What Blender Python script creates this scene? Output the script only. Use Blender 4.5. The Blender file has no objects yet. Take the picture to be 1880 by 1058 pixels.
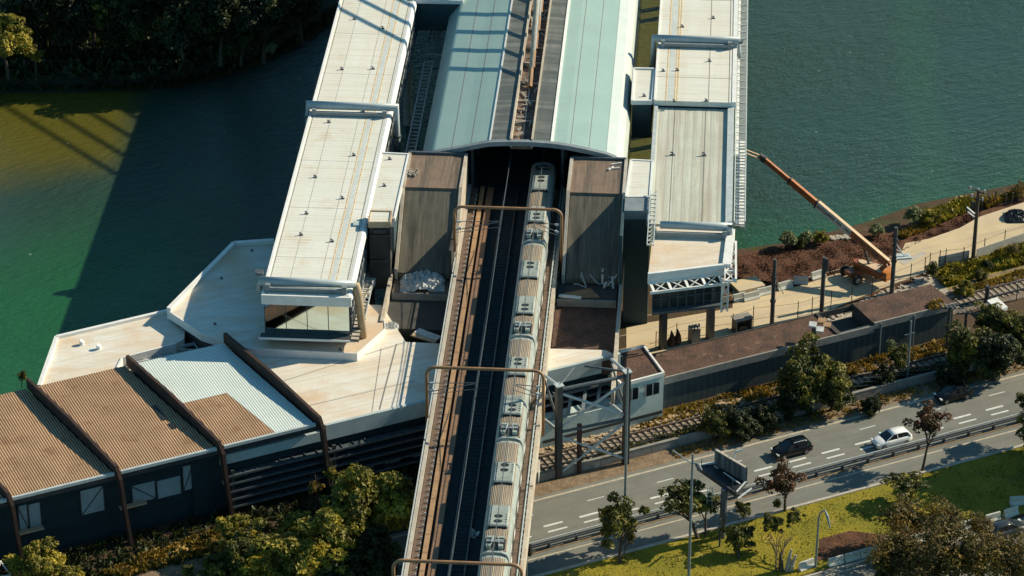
import bpy, math, random
import numpy as np
from mathutils import Vector
SC = bpy.context.scene
COL = SC.collection
# ------------------------------------------------------------------ camera
CAM_H = 188.0; PITCH = math.radians(30); FPX = 6000.0
cd = bpy.data.cameras.new('camera'); cam = bpy.data.objects.new('camera', cd); COL.objects.link(cam)
cam.location = (0, 0, CAM_H); cam.rotation_euler = (math.radians(60), 0, 0)
cd.sensor_width = 36; cd.lens = 36 * FPX / 1880; cd.clip_start = 1; cd.clip_end = 8000
SC.camera = cam
# ------------------------------------------------------------------ sun, sky, exposure
SUN_EL = math.radians(31.5); SUN_AZ = math.atan2(0.932, 0.362)      # azimuth of the sun, clockwise from +Y
w = bpy.data.worlds.new('World'); SC.world = w; w.use_nodes = True
wn = w.node_tree
sky = wn.nodes.new('ShaderNodeTexSky'); sky.sky_type = 'NISHITA'; sky.sun_disc = False
sky.sun_elevation = SUN_EL; sky.sun_rotation = SUN_AZ; sky.air_density = 1.0; sky.dust_density = 0.3; sky.ozone_density = 4
tint = wn.nodes.new('ShaderNodeMix'); tint.data_type = 'RGBA'; tint.blend_type = 'MULTIPLY'; tint.inputs[0].default_value = 1
wn.links.new(sky.outputs[0], tint.inputs[6]); tint.inputs[7].default_value = (.74, 1.12, 1.00, 1)
wn.links.new(tint.outputs[2], wn.nodes['Background'].inputs[0]); wn.nodes['Background'].inputs[1].default_value = 0.075
sl = bpy.data.lights.new('sun', 'SUN'); sl.energy = 4.5; sl.angle = math.radians(0.5); sl.color = (1.0, 0.87, 0.65)
so = bpy.data.objects.new('sun', sl); COL.objects.link(so)
sd = Vector((math.sin(SUN_AZ) * math.cos(SUN_EL), math.cos(SUN_AZ) * math.cos(SUN_EL), math.sin(SUN_EL)))
so.rotation_euler = sd.to_track_quat('Z', 'Y').to_euler(); so.location = (200, 80, 120)
SC.view_settings.view_transform = 'Standard'; SC.view_settings.look = 'None'
SC.view_settings.exposure = 0.62; SC.view_settings.gamma = 1
# ------------------------------------------------------------------ measuring helpers
_c, _s = math.cos(PITCH), math.sin(PITCH)
def at(px, py, z=0.0):
    "ground position of a point of height z seen at a photo pixel"
    u = (px - 940) / FPX; v = (529 - py) / FPX
    t = (CAM_H - z) / (_s - v * _c)
    return (t * u, t * (_c + v * _s))
def at3(px, py, z=0.0):
    return at(px, py, z) + (z,)
_a = math.atan(0.0674)
D = (math.sin(_a), math.cos(_a)); N = (D[1], -D[0])            # along / across the viaduct
R = (0.9066, 0.4220); Q = (-0.4220, 0.9066)                    # along / across the highway
def SN(s, n, z=None):
    p = (s * D[0] + n * N[0], s * D[1] + n * N[1]); return p if z is None else p + (z,)
def RQ(r, q, z=None):
    p = (r * R[0] + q * Q[0], r * R[1] + q * Q[1]); return p if z is None else p + (z,)
def sn(px, py, z):
    x, y = at(px, py, z); return (x * D[0] + y * D[1], x * N[0] + y * N[1])
def rq(px, py, z=0):
    x, y = at(px, py, z); return (x * R[0] + y * R[1], x * Q[0] + y * Q[1])
def pp(pts, z): return [at(x, y, z) for x, y in pts]
RNG = random.Random(7)
# ------------------------------------------------------------------ materials
def srgb(r, g, b):
    return tuple(((c / 255) / 12.92 if c < 10 else ((c / 255 + 0.055) / 1.055) ** 2.4) for c in (r, g, b)) + (1,)
def c4(c): return tuple(c) if len(c) == 4 else tuple(c) + (1,)
def M(name, c1, c2=None, scale=0.4, rough=0.8, metal=0.0, bump=0.0, bscale=3.0, streak=None, stripe=None, stain=None, fine=0.25, spec=0.4, trans=0.0, coat=0.0):
    """procedural surface: c1/c2 mixed by noise; streak=(angle, colour, amount, fine scale);
    stripe=(angle, period, colour, duty, bump); stain=(colour, scale, threshold, amount)"""
    m = bpy.data.materials.new(name); m.use_nodes = True
    t = m.node_tree; L = t.links.new; B = t.nodes['Principled BSDF']
    B.inputs['Roughness'].default_value = rough; B.inputs['Metallic'].default_value = metal
    B.inputs['Specular IOR Level'].default_value = spec
    if coat: B.inputs['Coat Weight'].default_value = coat; B.inputs['Coat Roughness'].default_value = 0.05
    co = t.nodes.new('ShaderNodeTexCoord').outputs['Object']
    def noise(vec, sc, det=4, rg=0.6):
        n = t.nodes.new('ShaderNodeTexNoise'); n.inputs['Scale'].default_value = sc
        n.inputs['Detail'].default_value = det; n.inputs['Roughness'].default_value = rg
        L(vec, n.inputs['Vector']); return n.outputs['Fac']
    def rampf(f, lo, hi):
        r = t.nodes.new('ShaderNodeMapRange'); r.inputs['From Min'].default_value = lo; r.inputs['From Max'].default_value = hi
        L(f, r.inputs['Value']); return r.outputs['Result']
    def mix(f, a, b):
        x = t.nodes.new('ShaderNodeMix'); x.data_type = 'RGBA'
        if isinstance(f, (int, float)): x.inputs[0].default_value = f
        else: L(f, x.inputs[0])
        for i, v in ((6, a), (7, b)):
            if isinstance(v, tuple): x.inputs[i].default_value = c4(v)
            else: L(v, x.inputs[i])
        return x.outputs[2]
    def mul(f, k):
        x = t.nodes.new('ShaderNodeMath'); x.operation = 'MULTIPLY'; L(f, x.inputs[0])
        if isinstance(k, (int, float)): x.inputs[1].default_value = k
        else: L(k, x.inputs[1])
        return x.outputs[0]
    cur = c4(c1)
    if c2 is not None: cur = mix(rampf(noise(co, scale), 0.36, 0.64), c4(c1), c4(c2))
    if fine:
        f = rampf(noise(co, 5.0, 3, 0.7), 0.3, 0.7)
        dk = t.nodes.new('ShaderNodeMix'); dk.data_type = 'RGBA'; dk.blend_type = 'MULTIPLY'
        dk.inputs[0].default_value = fine
        if isinstance(cur, tuple): dk.inputs[6].default_value = cur
        else: L(cur, dk.inputs[6])
        g = t.nodes.new('ShaderNodeCombineColor')
        for i in range(3): L(f, g.inputs[i])
        L(g.outputs[0], dk.inputs[7]); cur = dk.outputs[2]
    hgt = None
    if streak:
        for st in (streak if isinstance(streak, list) else [streak]):
            ang, col, amt, fs = st
            m1 = t.nodes.new('ShaderNodeMapping'); m1.inputs['Rotation'].default_value = (0, 0, -ang); L(co, m1.inputs['Vector'])
            m2 = t.nodes.new('ShaderNodeMapping'); m2.inputs['Scale'].default_value = (fs * 0.06, fs, fs * 0.06); L(m1.outputs[0], m2.inputs['Vector'])
            f = rampf(noise(m2.outputs[0], 1.0, 5, 0.65), 0.45, 0.68)
            cur = mix(mul(f, amt), cur, c4(col))
    if stain:
        for sn_ in (stain if isinstance(stain, list) else [stain]):
            col, sc, th, amt = sn_
            f = rampf(noise(co, sc, 6, 0.65), th, th + 0.12)
            cur = mix(mul(f, amt), cur, c4(col))
    if stripe:
        ang, per, col, duty, sb = stripe
        vm = t.nodes.new('ShaderNodeVectorMath'); vm.operation = 'DOT_PRODUCT'; L(co, vm.inputs[0])
        vm.inputs[1].default_value = (math.cos(ang) / per, math.sin(ang) / per, 0)
        fr = t.nodes.new('ShaderNodeMath'); fr.operation = 'FRACT'; L(vm.outputs['Value'], fr.inputs[0])
        pg = t.nodes.new('ShaderNodeMath'); pg.operation = 'PINGPONG'; pg.inputs[1].default_value = 0.5; L(fr.outputs[0], pg.inputs[0])
        f = rampf(pg.outputs[0], duty * 0.5 - 0.05, duty * 0.5 + 0.05)
        cur = mix(f, c4(col), cur)
        if sb: hgt = (pg.outputs[0], sb)
    if isinstance(cur, tuple): B.inputs['Base Color'].default_value = cur
    else: L(cur, B.inputs['Base Color'])
    nrm = None
    if hgt:
        b = t.nodes.new('ShaderNodeBump'); b.inputs['Strength'].default_value = 1; b.inputs['Distance'].default_value = hgt[1]
        L(hgt[0], b.inputs['Height']); nrm = b.outputs[0]
    if bump:
        b = t.nodes.new('ShaderNodeBump'); b.inputs['Strength'].default_value = 1; b.inputs['Distance'].default_value = bump
        L(noise(co, bscale, 5, 0.65), b.inputs['Height'])
        if nrm: L(nrm, b.inputs['Normal'])
        nrm = b.outputs[0]
    if nrm: L(nrm, B.inputs['Normal'])
    return m
def leafmat(name, ca, cb, cc, scale=0.9):
    m = bpy.data.materials.new(name); m.use_nodes = True; t = m.node_tree; L = t.links.new; B = t.nodes['Principled BSDF']
    B.inputs['Roughness'].default_value = 0.55; B.inputs['Specular IOR Level'].default_value = 0.35
    co = t.nodes.new('ShaderNodeTexCoord').outputs['Object']
    n = t.nodes.new('ShaderNodeTexNoise'); n.inputs['Scale'].default_value = scale; n.inputs['Detail'].default_value = 6; n.inputs['Roughness'].default_value = 0.8
    L(co, n.inputs['Vector'])
    r = t.nodes.new('ShaderNodeValToRGB'); e = r.color_ramp.elements
    e[0].position = 0.34; e[0].color = c4(ca); e[1].position = 0.66; e[1].color = c4(cc)
    k = e.new(0.5); k.color = c4(cb); L(n.outputs['Fac'], r.inputs[0]); L(r.outputs[0], B.inputs['Base Color'])
    tr = t.nodes.new('ShaderNodeBsdfTranslucent'); L(r.outputs[0], tr.inputs['Color'])
    mx = t.nodes.new('ShaderNodeMixShader'); mx.inputs[0].default_value = 0.22
    L(B.outputs[0], mx.inputs[1]); L(tr.outputs[0], mx.inputs[2]); L(mx.outputs[0], t.nodes['Material Output'].inputs['Surface'])
    return m
AD = math.atan2(D[1], D[0]); AN = math.atan2(N[1], N[0]); AR = math.atan2(R[1], R[0]); AQ = AR + math.pi / 2
MT = dict(
 white_roof=M('white_roof', (.75,.755,.69), (.66,.67,.60), 0.12, .55, stripe=(AD, 0.62, (.68,.68,.62), .22, .01), streak=[(AN, (.52,.47,.35), .55, 1.0), (AD, (.58,.50,.36), .40, .5)], stain=[((.52,.36,.19), .25, .58, .45), ((.50,.48,.42), 1.2, .62, .4)], fine=.12),
 rusty_white=M('rusty_white', (.78,.78,.72), (.72,.64,.52), 0.2, .6, stain=[((.60,.34,.13), .11, .50, .42), ((.42,.38,.33), .9, .60, .3)], stripe=(AQ, 2.4, (.50,.46,.38), .018, 0), fine=.18, streak=[(AR, (.52,.45,.34), .5, .8), (AN, (.60,.42,.24), .45, .5)]),
 corrug_grey=M('corrug_grey', (.58,.60,.51), (.50,.51,.42), 0.2, .6, stripe=(AN, 1.0, (.38,.36,.31), .12, .03), streak=[(AD, (.30,.24,.16), .8, .8), (AD, (.66,.68,.62), .5, .35)], stain=((.45,.24,.10), .4, .66, .4)),
 white_trim=M('white_trim', (.80,.80,.77), (.70,.71,.68), 1, .5, fine=.1),
 grey_trim=M('grey_trim', (.26,.30,.32), (.20,.235,.25), 1, .5),
 yellow=M('yellow_paint', (.66,.38,.10), (.72,.60,.38), 1.5, .7),
 seam=M('seam_dark', (.22,.21,.19), None, 1, .8),
 pipe=M('pipe_grey_paint', (.42,.48,.50), (.34,.40,.42), .6, .38, stain=((.40,.25,.13), 1.2, .68, .5), fine=.12),
 pipe_tan=M('pipe_tan', (.50,.40,.27), (.42,.30,.18), .8, .6),
 mirror=M('mirror_glass', (.62,.74,.70), None, 1, .06, metal=1.0, fine=0),
 dark_glass=M('dark_glass', (.012,.018,.022), (.03,.04,.045), .8, .12, fine=0, spec=.6),
 dark_steel=M('dark_steel', (.035,.042,.048), (.06,.065,.065), 1.5, .55),
 mid_steel=M('mid_steel', (.10,.125,.14), (.07,.085,.095), 1.5, .5),
 light_steel=M('light_steel', (.55,.60,.60), (.45,.50,.50), 1.5, .45),
 shed_green=M('shed_green_panel', (.32,.46,.42), (.29,.42,.39), .25, .42, stripe=(AD, 0.62, (.29,.38,.35), .12, .02), streak=(AN, (.29,.38,.36), .3, .9), fine=.08, spec=.5),
 shed_dark=M('shed_dark_strip', (.085,.10,.095), (.12,.13,.12), .5, .6, streak=[(AN, (.30,.31,.28), .5, .8), (AD, (.08,.09,.09), .5, 1.5)]),
 spine=M('spine_dirty', (.08,.06,.05), (.17,.13,.105), 1.2, .8, stain=[((.42,.22,.11), .5, .56, .6), ((.05,.04,.04), .9, .58, .7)]),
 cream=M('cream_trim', (.58,.53,.44), (.46,.38,.29), 1.0, .6, stain=((.35,.18,.09), 1.1, .62, .5)),
 concrete=M('concrete', (.30,.29,.26), (.24,.23,.21), .6, .85, bump=.02, stain=((.16,.14,.12), .7, .55, .6)),
 concrete_light=M('concrete_light', (.50,.47,.41), (.42,.38,.32), .5, .85, bump=.02, stain=((.34,.25,.17), .5, .6, .5)),
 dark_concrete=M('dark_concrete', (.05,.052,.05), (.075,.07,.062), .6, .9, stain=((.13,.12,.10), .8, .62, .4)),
 brown_slab=M('brown_weathered_concrete', (.24,.165,.115), (.17,.125,.095), .35, .9, streak=[(AD, (.055,.05,.045), .85, 1.3), (AD, (.27,.22,.16), .4, 2.2)], stain=((.24,.14,.08), .5, .6, .4)),
 grey_slab=M('grey_weathered_concrete', (.15,.14,.105), (.105,.10,.08), .35, .9, streak=[(AD, (.045,.042,.04), .85, 1.6), (AD, (.25,.22,.17), .5, 2.6)]),
 gravel_brown=M('gravel_brown_roof', (.165,.092,.066), (.10,.058,.044), .5, .95, bump=.10, bscale=4, stain=[((.05,.035,.028), .5, .52, .75), ((.30,.21,.13), 1.1, .60, .6)], fine=.6),
 walk_brown=M('walkway_brown', (.21,.145,.105), (.16,.11,.08), 1.2, .9, stripe=(AD, 2.0, (.08,.06,.05), .06, 0), fine=.5),
 orange_cover=M('orange_trough_cover', (.44,.28,.15), (.34,.21,.11), .8, .7, stripe=(AD, 3.1, (.10,.06,.04), .03, 0)),
 brown_cover=M('brown_trough_cover', (.27,.16,.095), (.21,.125,.075), .7, .8, stripe=(AD, 0.8, (.18,.10,.06), .12, 0)),
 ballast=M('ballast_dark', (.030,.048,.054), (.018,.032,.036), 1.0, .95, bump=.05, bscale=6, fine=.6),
 rail=M('rail_steel', (.20,.17,.15), (.14,.10,.08), 1, .5, metal=.3),
 rust_pipe=M('rust_pipe', (.42,.22,.10), (.30,.17,.09), 1.2, .55, stain=((.12,.09,.07), 1.2, .6, .6)),
 train_roof=M('train_roof', (.40,.34,.25), (.29,.26,.20), .8, .55, stripe=(0.0, .20, (.17,.14,.11), .3, .02), streak=[(math.pi/2, (.12,.09,.07), .85, 4.0), (math.pi/2, (.45,.29,.15), .5, 2.6)], fine=.25),
 train_body=M('train_body', (.46,.52,.49), (.36,.41,.39), .8, .35, metal=.15, stain=((.28,.27,.25), .9, .6, .4)),
 train_ac=M('train_ac_white', (.38,.43,.39), (.28,.32,.29), 1.0, .5, stain=((.25,.23,.20), 1.5, .58, .5)),
 train_dark=M('train_dark', (.015,.018,.02), (.03,.032,.035), 2, .5),
 corr_brown=M('corrugated_brown', (.58,.385,.225), (.44,.295,.17), .25, .65, stripe=(AR, 0.27, (.09,.036,.012), .42, .03), streak=(AQ, (.34,.21,.13), .5, .7), stain=[((.26,.14,.075), .45, .55, .65), ((.62,.47,.32), .22, .60, .4)], fine=.2),
 corr_white=M('corrugated_white', (.77,.81,.78), (.68,.73,.70), .3, .5, stripe=(AR, 0.27, (.30,.40,.36), .38, .03), fine=.12),
 rust_beam=M('rusty_beam', (.035,.022,.018), (.07,.034,.024), .8, .75, stain=((.20,.075,.035), .6, .66, .6)),
 dark_wall=M('dark_brick_wall', (.014,.034,.042), (.010,.026,.032), .8, .85),
 panel_glass=M('pale_panel_glass', (.34,.42,.45), (.26,.34,.37), .5, .35, fine=.3),
 blue_fascia=M('pale_blue_fascia', (.46,.54,.54), (.38,.46,.47), .6, .6, fine=.12),
 teal_wall=M('pale_teal_wall', (.56,.68,.64), (.46,.57,.54), .5, .75, stain=[((.60,.66,.63), .5, .56, .6), ((.22,.27,.27), .8, .64, .5)], fine=.15),
 asphalt=M('asphalt', (.20,.205,.175), (.165,.17,.15), .35, .88, bump=.01, bscale=8, streak=[(AR, (.26,.255,.22), .5, .6), (AR, (.10,.10,.09), .6, 1.2)], stain=((.12,.12,.105), .25, .55, .4), fine=.2),
 paint_white=M('road_paint', (.74,.76,.72), (.60,.62,.58), 2.0, .6),
 paint_cream=M('road_paint_worn', (.58,.52,.40), (.42,.37,.28), 2.0, .7),
 access=M('access_road_concrete', (.62,.50,.31), (.54,.43,.27), .2, .85, streak=[(AR, (.34,.27,.18), .5, .6), (AR, (.62,.56,.44), .5, .3)], fine=.15),
 sand=M('sandy_gravel', (.34,.25,.16), (.22,.15,.09), .9, .95, bump=.05, stain=((.10,.07,.04), 1.0, .55, .7), fine=.6),
 mulch=M('red_brown_mulch', (.17,.068,.032), (.10,.045,.024), .8, .95, bump=.12, bscale=3.5, stain=[((.24,.10,.04), 1.4, .60, .6), ((.035,.02,.012), 1.2, .60, .7)], fine=.6),
 soil=M('soil_ground', (.12,.065,.035), (.065,.045,.02), .3, .95, bump=.1, stain=[((.05,.06,.012), .4, .52, .8), ((.20,.13,.07), .8, .62, .6)], fine=.6),
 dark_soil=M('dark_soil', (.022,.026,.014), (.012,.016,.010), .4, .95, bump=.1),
 grass=M('lawn_grass', (.33,.265,.014), (.20,.19,.010), .25, .95, bump=.12, bscale=4, stain=[((.40,.27,.10), .30, .60, .6), ((.13,.15,.01), .8, .60, .6)], fine=.4),
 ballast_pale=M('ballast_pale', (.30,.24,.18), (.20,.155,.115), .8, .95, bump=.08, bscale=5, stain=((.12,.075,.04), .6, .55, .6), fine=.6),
 sleeper=M('sleeper_concrete', (.38,.32,.25), (.30,.24,.17), 1, .9),
 bark=M('bark', (.10,.075,.055), (.06,.045,.035), 2, .9),
 pole_dark=M('pole_dark_concrete', (.055,.06,.062), (.09,.09,.085), 1, .8),
 pole_grey=M('pole_galvanised', (.22,.27,.28), (.17,.20,.21), 1, .5),
 pole_wood=M('pole_brown', (.12,.085,.06), (.09,.065,.05), 1, .85),
 lift_orange=M('lift_orange_paint', (.36,.12,.045), (.24,.08,.035), 1, .4, stain=((.20,.09,.05), 1.1, .6, .5)),
 lift_cream=M('lift_cream_paint', (.74,.55,.36), (.66,.46,.28), 1, .45),
 lift_grey=M('lift_grey_band', (.60,.63,.60), (.52,.55,.52), 1, .5),
 rubber=M('rubber', (.02,.02,.02), (.045,.04,.035), 2, .8),
 car_white=M('car_paint_white', (.80,.82,.80), None, 1, .25, fine=.03, coat=.6),
 car_black=M('car_paint_black', (.004,.005,.006), None, 1, .25, fine=.05, coat=.25, spec=.3),
 car_grey=M('car_paint_dark_grey', (.03,.035,.04), None, 1, .25, fine=.05, coat=.8),
 car_glass=M('car_glass', (.012,.015,.018), None, 1, .05, fine=0, spec=.8),
 lamp_lens=M('lamp_lens', (.6,.62,.6), None, 1, .2, fine=0),
 red_lens=M('red_lens', (.35,.02,.015), None, 1, .3, fine=0),
 alloy=M('alloy_rim', (.35,.36,.36), None, 1, .35, metal=.7),
 barrier=M('barrier_concrete', (.62,.64,.58), (.50,.51,.46), 1, .8, stain=((.30,.28,.24), 1.3, .6, .5)),
 tarp=M('white_tarp', (.66,.68,.66), (.45,.47,.46), 2.0, .6, fine=.3),
 ply=M('plywood', (.42,.25,.12), (.30,.17,.09), 1, .8),
 stone=M('pale_stone', (.48,.43,.35), (.32,.28,.22), 2, .9),
 graffiti=M('billboard_back', (.05,.065,.075), (.02,.026,.03), .9, .7, streak=[(0.0, (.20,.26,.30), .8, 1.4), (math.pi / 2, (.16,.20,.23), .7, 2.5)]),
 tower_black=M('tower_black_cladding', (.04,.085,.10), (.03,.07,.08), .5, .7),
 text=M('lettering', (.03,.035,.04), None, 1, .7, fine=0),
 leaf_yellow=leafmat('leaf_yellow_green', (.025,.035,.008), (.19,.17,.018), (.58,.46,.05)),
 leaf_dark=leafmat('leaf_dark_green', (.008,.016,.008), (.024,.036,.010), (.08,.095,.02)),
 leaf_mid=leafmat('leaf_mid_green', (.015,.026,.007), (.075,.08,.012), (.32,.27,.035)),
 leaf_pale=leafmat('leaf_pale_green', (.10,.14,.06), (.17,.20,.08), (.26,.26,.11)),
 leaf_brown=leafmat('leaf_brown', (.03,.03,.012), (.12,.09,.018), (.36,.22,.03)),
 leaf_red=leafmat('leaf_reddish', (.04,.045,.012), (.11,.055,.025), (.19,.07,.035)),
 leaf_orange=leafmat('leaf_orange_dry', (.06,.06,.012), (.24,.16,.025), (.46,.27,.04)),
)
# ------------------------------------------------------------------ mesh builder
ORG = {}
def setp(o, label=None, cat=None, group=None, kind=None):
    if label: o['label'] = label
    if cat: o['category'] = cat
    if group: o['group'] = group
    if kind: o['kind'] = kind
    return o
def root(name, label, cat, loc=(0, 0, 0), group=None, local=False, rz=0.0, scale=1.0):
    o = bpy.data.objects.new(name, None); COL.objects.link(o); o.location = loc; o.rotation_euler = (0, 0, rz)
    o.scale = (scale,) * 3 if isinstance(scale, (int, float)) else scale
    o.empty_display_size = 0.5
    ORG[o.name] = (0, 0, 0) if local else tuple(loc)
    return setp(o, label, cat, group)
def dup(o, loc=None, rz=None, scale=None, label=None, group=None, parent=None):
    c = o.copy(); COL.objects.link(c); ORG[c.name] = ORG.get(o.name, (0, 0, 0))
    if parent: c.parent = parent
    if loc is not None: c.location = loc
    if rz is not None: c.rotation_euler = (0, 0, rz)
    if scale is not None: c.scale = (scale,) * 3 if isinstance(scale, (int, float)) else scale
    if label: c['label'] = label
    if group: c['group'] = group
    for ch in list(o.children): dup(ch, parent=c)
    return c
class MB:
    def __init__(s): s.v = []; s.f = []; s.mi = []; s.m = 0
    def add(s, vs, fs):
        k = len(s.v); s.v += [tuple(map(float, v)) for v in vs]
        for f in fs: s.f.append(tuple(k + i for i in f)); s.mi.append(s.m)
        return s
    def prism(s, poly, z0, z1, top=True):
        "poly: 2-D points; z0/z1 numbers or lists per point"
        n = len(poly)
        a = sum(poly[i][0] * poly[(i + 1) % n][1] - poly[(i + 1) % n][0] * poly[i][1] for i in range(n))
        Z0 = list(z0) if isinstance(z0, (list, tuple)) else [z0] * n; Z1 = list(z1) if isinstance(z1, (list, tuple)) else [z1] * n
        if a < 0: poly = poly[::-1]; Z0 = Z0[::-1]; Z1 = Z1[::-1]
        vs = [(p[0], p[1], z) for p, z in zip(poly, Z0)] + [(p[0], p[1], z) for p, z in zip(poly, Z1)]
        fs = [tuple(range(n - 1, -1, -1)), tuple(range(n, 2 * n))] + [(i, (i + 1) % n, n + (i + 1) % n, n + i) for i in range(n)]
        return s.add(vs, fs)
    def sheet(s, poly, z):
        n = len(poly); a = sum(poly[i][0] * poly[(i + 1) % n][1] - poly[(i + 1) % n][0] * poly[i][1] for i in range(n))
        if a < 0: poly = poly[::-1]
        return s.add([(p[0], p[1], z) for p in poly], [tuple(range(n))])
    def obox(s, c, ax, lx, ly, z0, z1):
        "box centred at c (2-D), x axis along ax, sizes lx, ly"
        bx = (-ax[1], ax[0]); P = []
        for i, j in ((-1, -1), (1, -1), (1, 1), (-1, 1)):
            P.append((c[0] + ax[0] * lx / 2 * i + bx[0] * ly / 2 * j, c[1] + ax[1] * lx / 2 * i + bx[1] * ly / 2 * j))
        return s.prism(P, z0, z1)
    def box(s, x0, x1, y0, y1, z0, z1): return s.prism([(x0, y0), (x1, y0), (x1, y1), (x0, y1)], z0, z1)
    def beam(s, p0, p1, w, h):
        p0 = Vector(p0); p1 = Vector(p1); d = (p1 - p0).normalized()
        up = Vector((0, 0, 1)) if abs(d.z) < 0.95 else Vector((0, 1, 0))
        a = d.cross(up).normalized(); b = a.cross(d).normalized(); vs = []
        for p in (p0, p1):
            for i, j in ((-1, -1), (1, -1), (1, 1), (-1, 1)): vs.append(p + a * w / 2 * i + b * h / 2 * j)
        return s.add(vs, [(0, 1, 2, 3), (7, 6, 5, 4), (0, 4, 5, 1), (1, 5, 6, 2), (2, 6, 7, 3), (3, 7, 4, 0)])
    def tube(s, pts, r, seg=8, caps=True):
        pts = [Vector(p) for p in pts]; n = len(pts)
        rr = list(r) if isinstance(r, (list, tuple)) else [r] * n; rings = []
        ref = None; vs = []
        for i, p in enumerate(pts):
            d = (pts[min(i + 1, n - 1)] - pts[max(i - 1, 0)]).normalized()
            if ref is None: ref = Vector((0, 0, 1)) if abs(d.z) < 0.9 else Vector((1, 0, 0))
            a = d.cross(ref)
            if a.length < 1e-4: a = d.cross(Vector((0, 1, 0)))
            a.normalize(); b = d.cross(a).normalized(); ref = -b if False else a.cross(d) * 1.0
            k = 1.0
            if 0 < i < n - 1:
                d1 = (pts[i] - pts[i - 1]).normalized(); d2 = (pts[i + 1] - pts[i]).normalized()
                k = 1.0 / max(0.5, math.cos(d1.angle(d2) / 2))
            for j in range(seg):
                t = 2 * math.pi * j / seg
                vs.append(p + (a * math.cos(t) + b * math.sin(t)) * rr[i] * (1 + (k - 1) * 0.6))
        fs = []
        for i in range(n - 1):
            for j in range(seg):
                q = (j + 1) % seg; fs.append((i * seg + j, i * seg + q, (i + 1) * seg + q, (i + 1) * seg + j))
        if caps: fs += [tuple(range(seg - 1, -1, -1)), tuple(range((n - 1) * seg, n * seg))]
        return s.add(vs, fs)
    def loft(s, secs, closed=True, caps=True):
        m = len(secs[0]); vs = [p for sec in secs for p in sec]; fs = []
        for i in range(len(secs) - 1):
            for j in range(m if closed else m - 1):
                q = (j + 1) % m; fs.append((i * m + j, i * m + q, (i + 1) * m + q, (i + 1) * m + j))
        if caps and closed: fs += [tuple(range(m - 1, -1, -1)), tuple(range((len(secs) - 1) * m, len(secs) * m))]
        return s.add(vs, fs)
    def cyl(s, c, ax, r, l, seg=16):
        c = Vector(c); ax = Vector(ax).normalized(); return s.tube([c - ax * l / 2, c + ax * l / 2], r, seg)
    def build(s, name, mats, parent=None, label=None, cat=None, group=None, kind=None, smooth=False, local=False):
        if not isinstance(mats, (list, tuple)): mats = [mats]
        V = s.v
        if parent is not None: org = ORG[parent.name]
        elif local: org = (0, 0, 0)
        else:
            xs = [v[0] for v in V]; ys = [v[1] for v in V]; org = ((min(xs) + max(xs)) / 2, (min(ys) + max(ys)) / 2, min(v[2] for v in V))
        me = bpy.data.meshes.new(name)
        me.from_pydata([(v[0] - org[0], v[1] - org[1], v[2] - org[2]) for v in V], [], s.f)
        for m in mats: me.materials.append(MT[m] if isinstance(m, str) else m)
        if len(mats) > 1: me.polygons.foreach_set('material_index', s.mi)
        if smooth: me.polygons.foreach_set('use_smooth', [True] * len(s.f))
        me.update()
        o = bpy.data.objects.new(name, me); COL.objects.link(o)
        if parent is not None: o.parent = parent
        elif not local: o.location = org
        ORG[o.name] = org
        return setp(o, label, cat, group, kind)
def V3(p, z): return (p[0], p[1], z)
def clampz(px, py, z): return at3(px, py, z)
# ================================================================== SETTING
def structure(o): o['kind'] = 'structure'; return o
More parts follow.
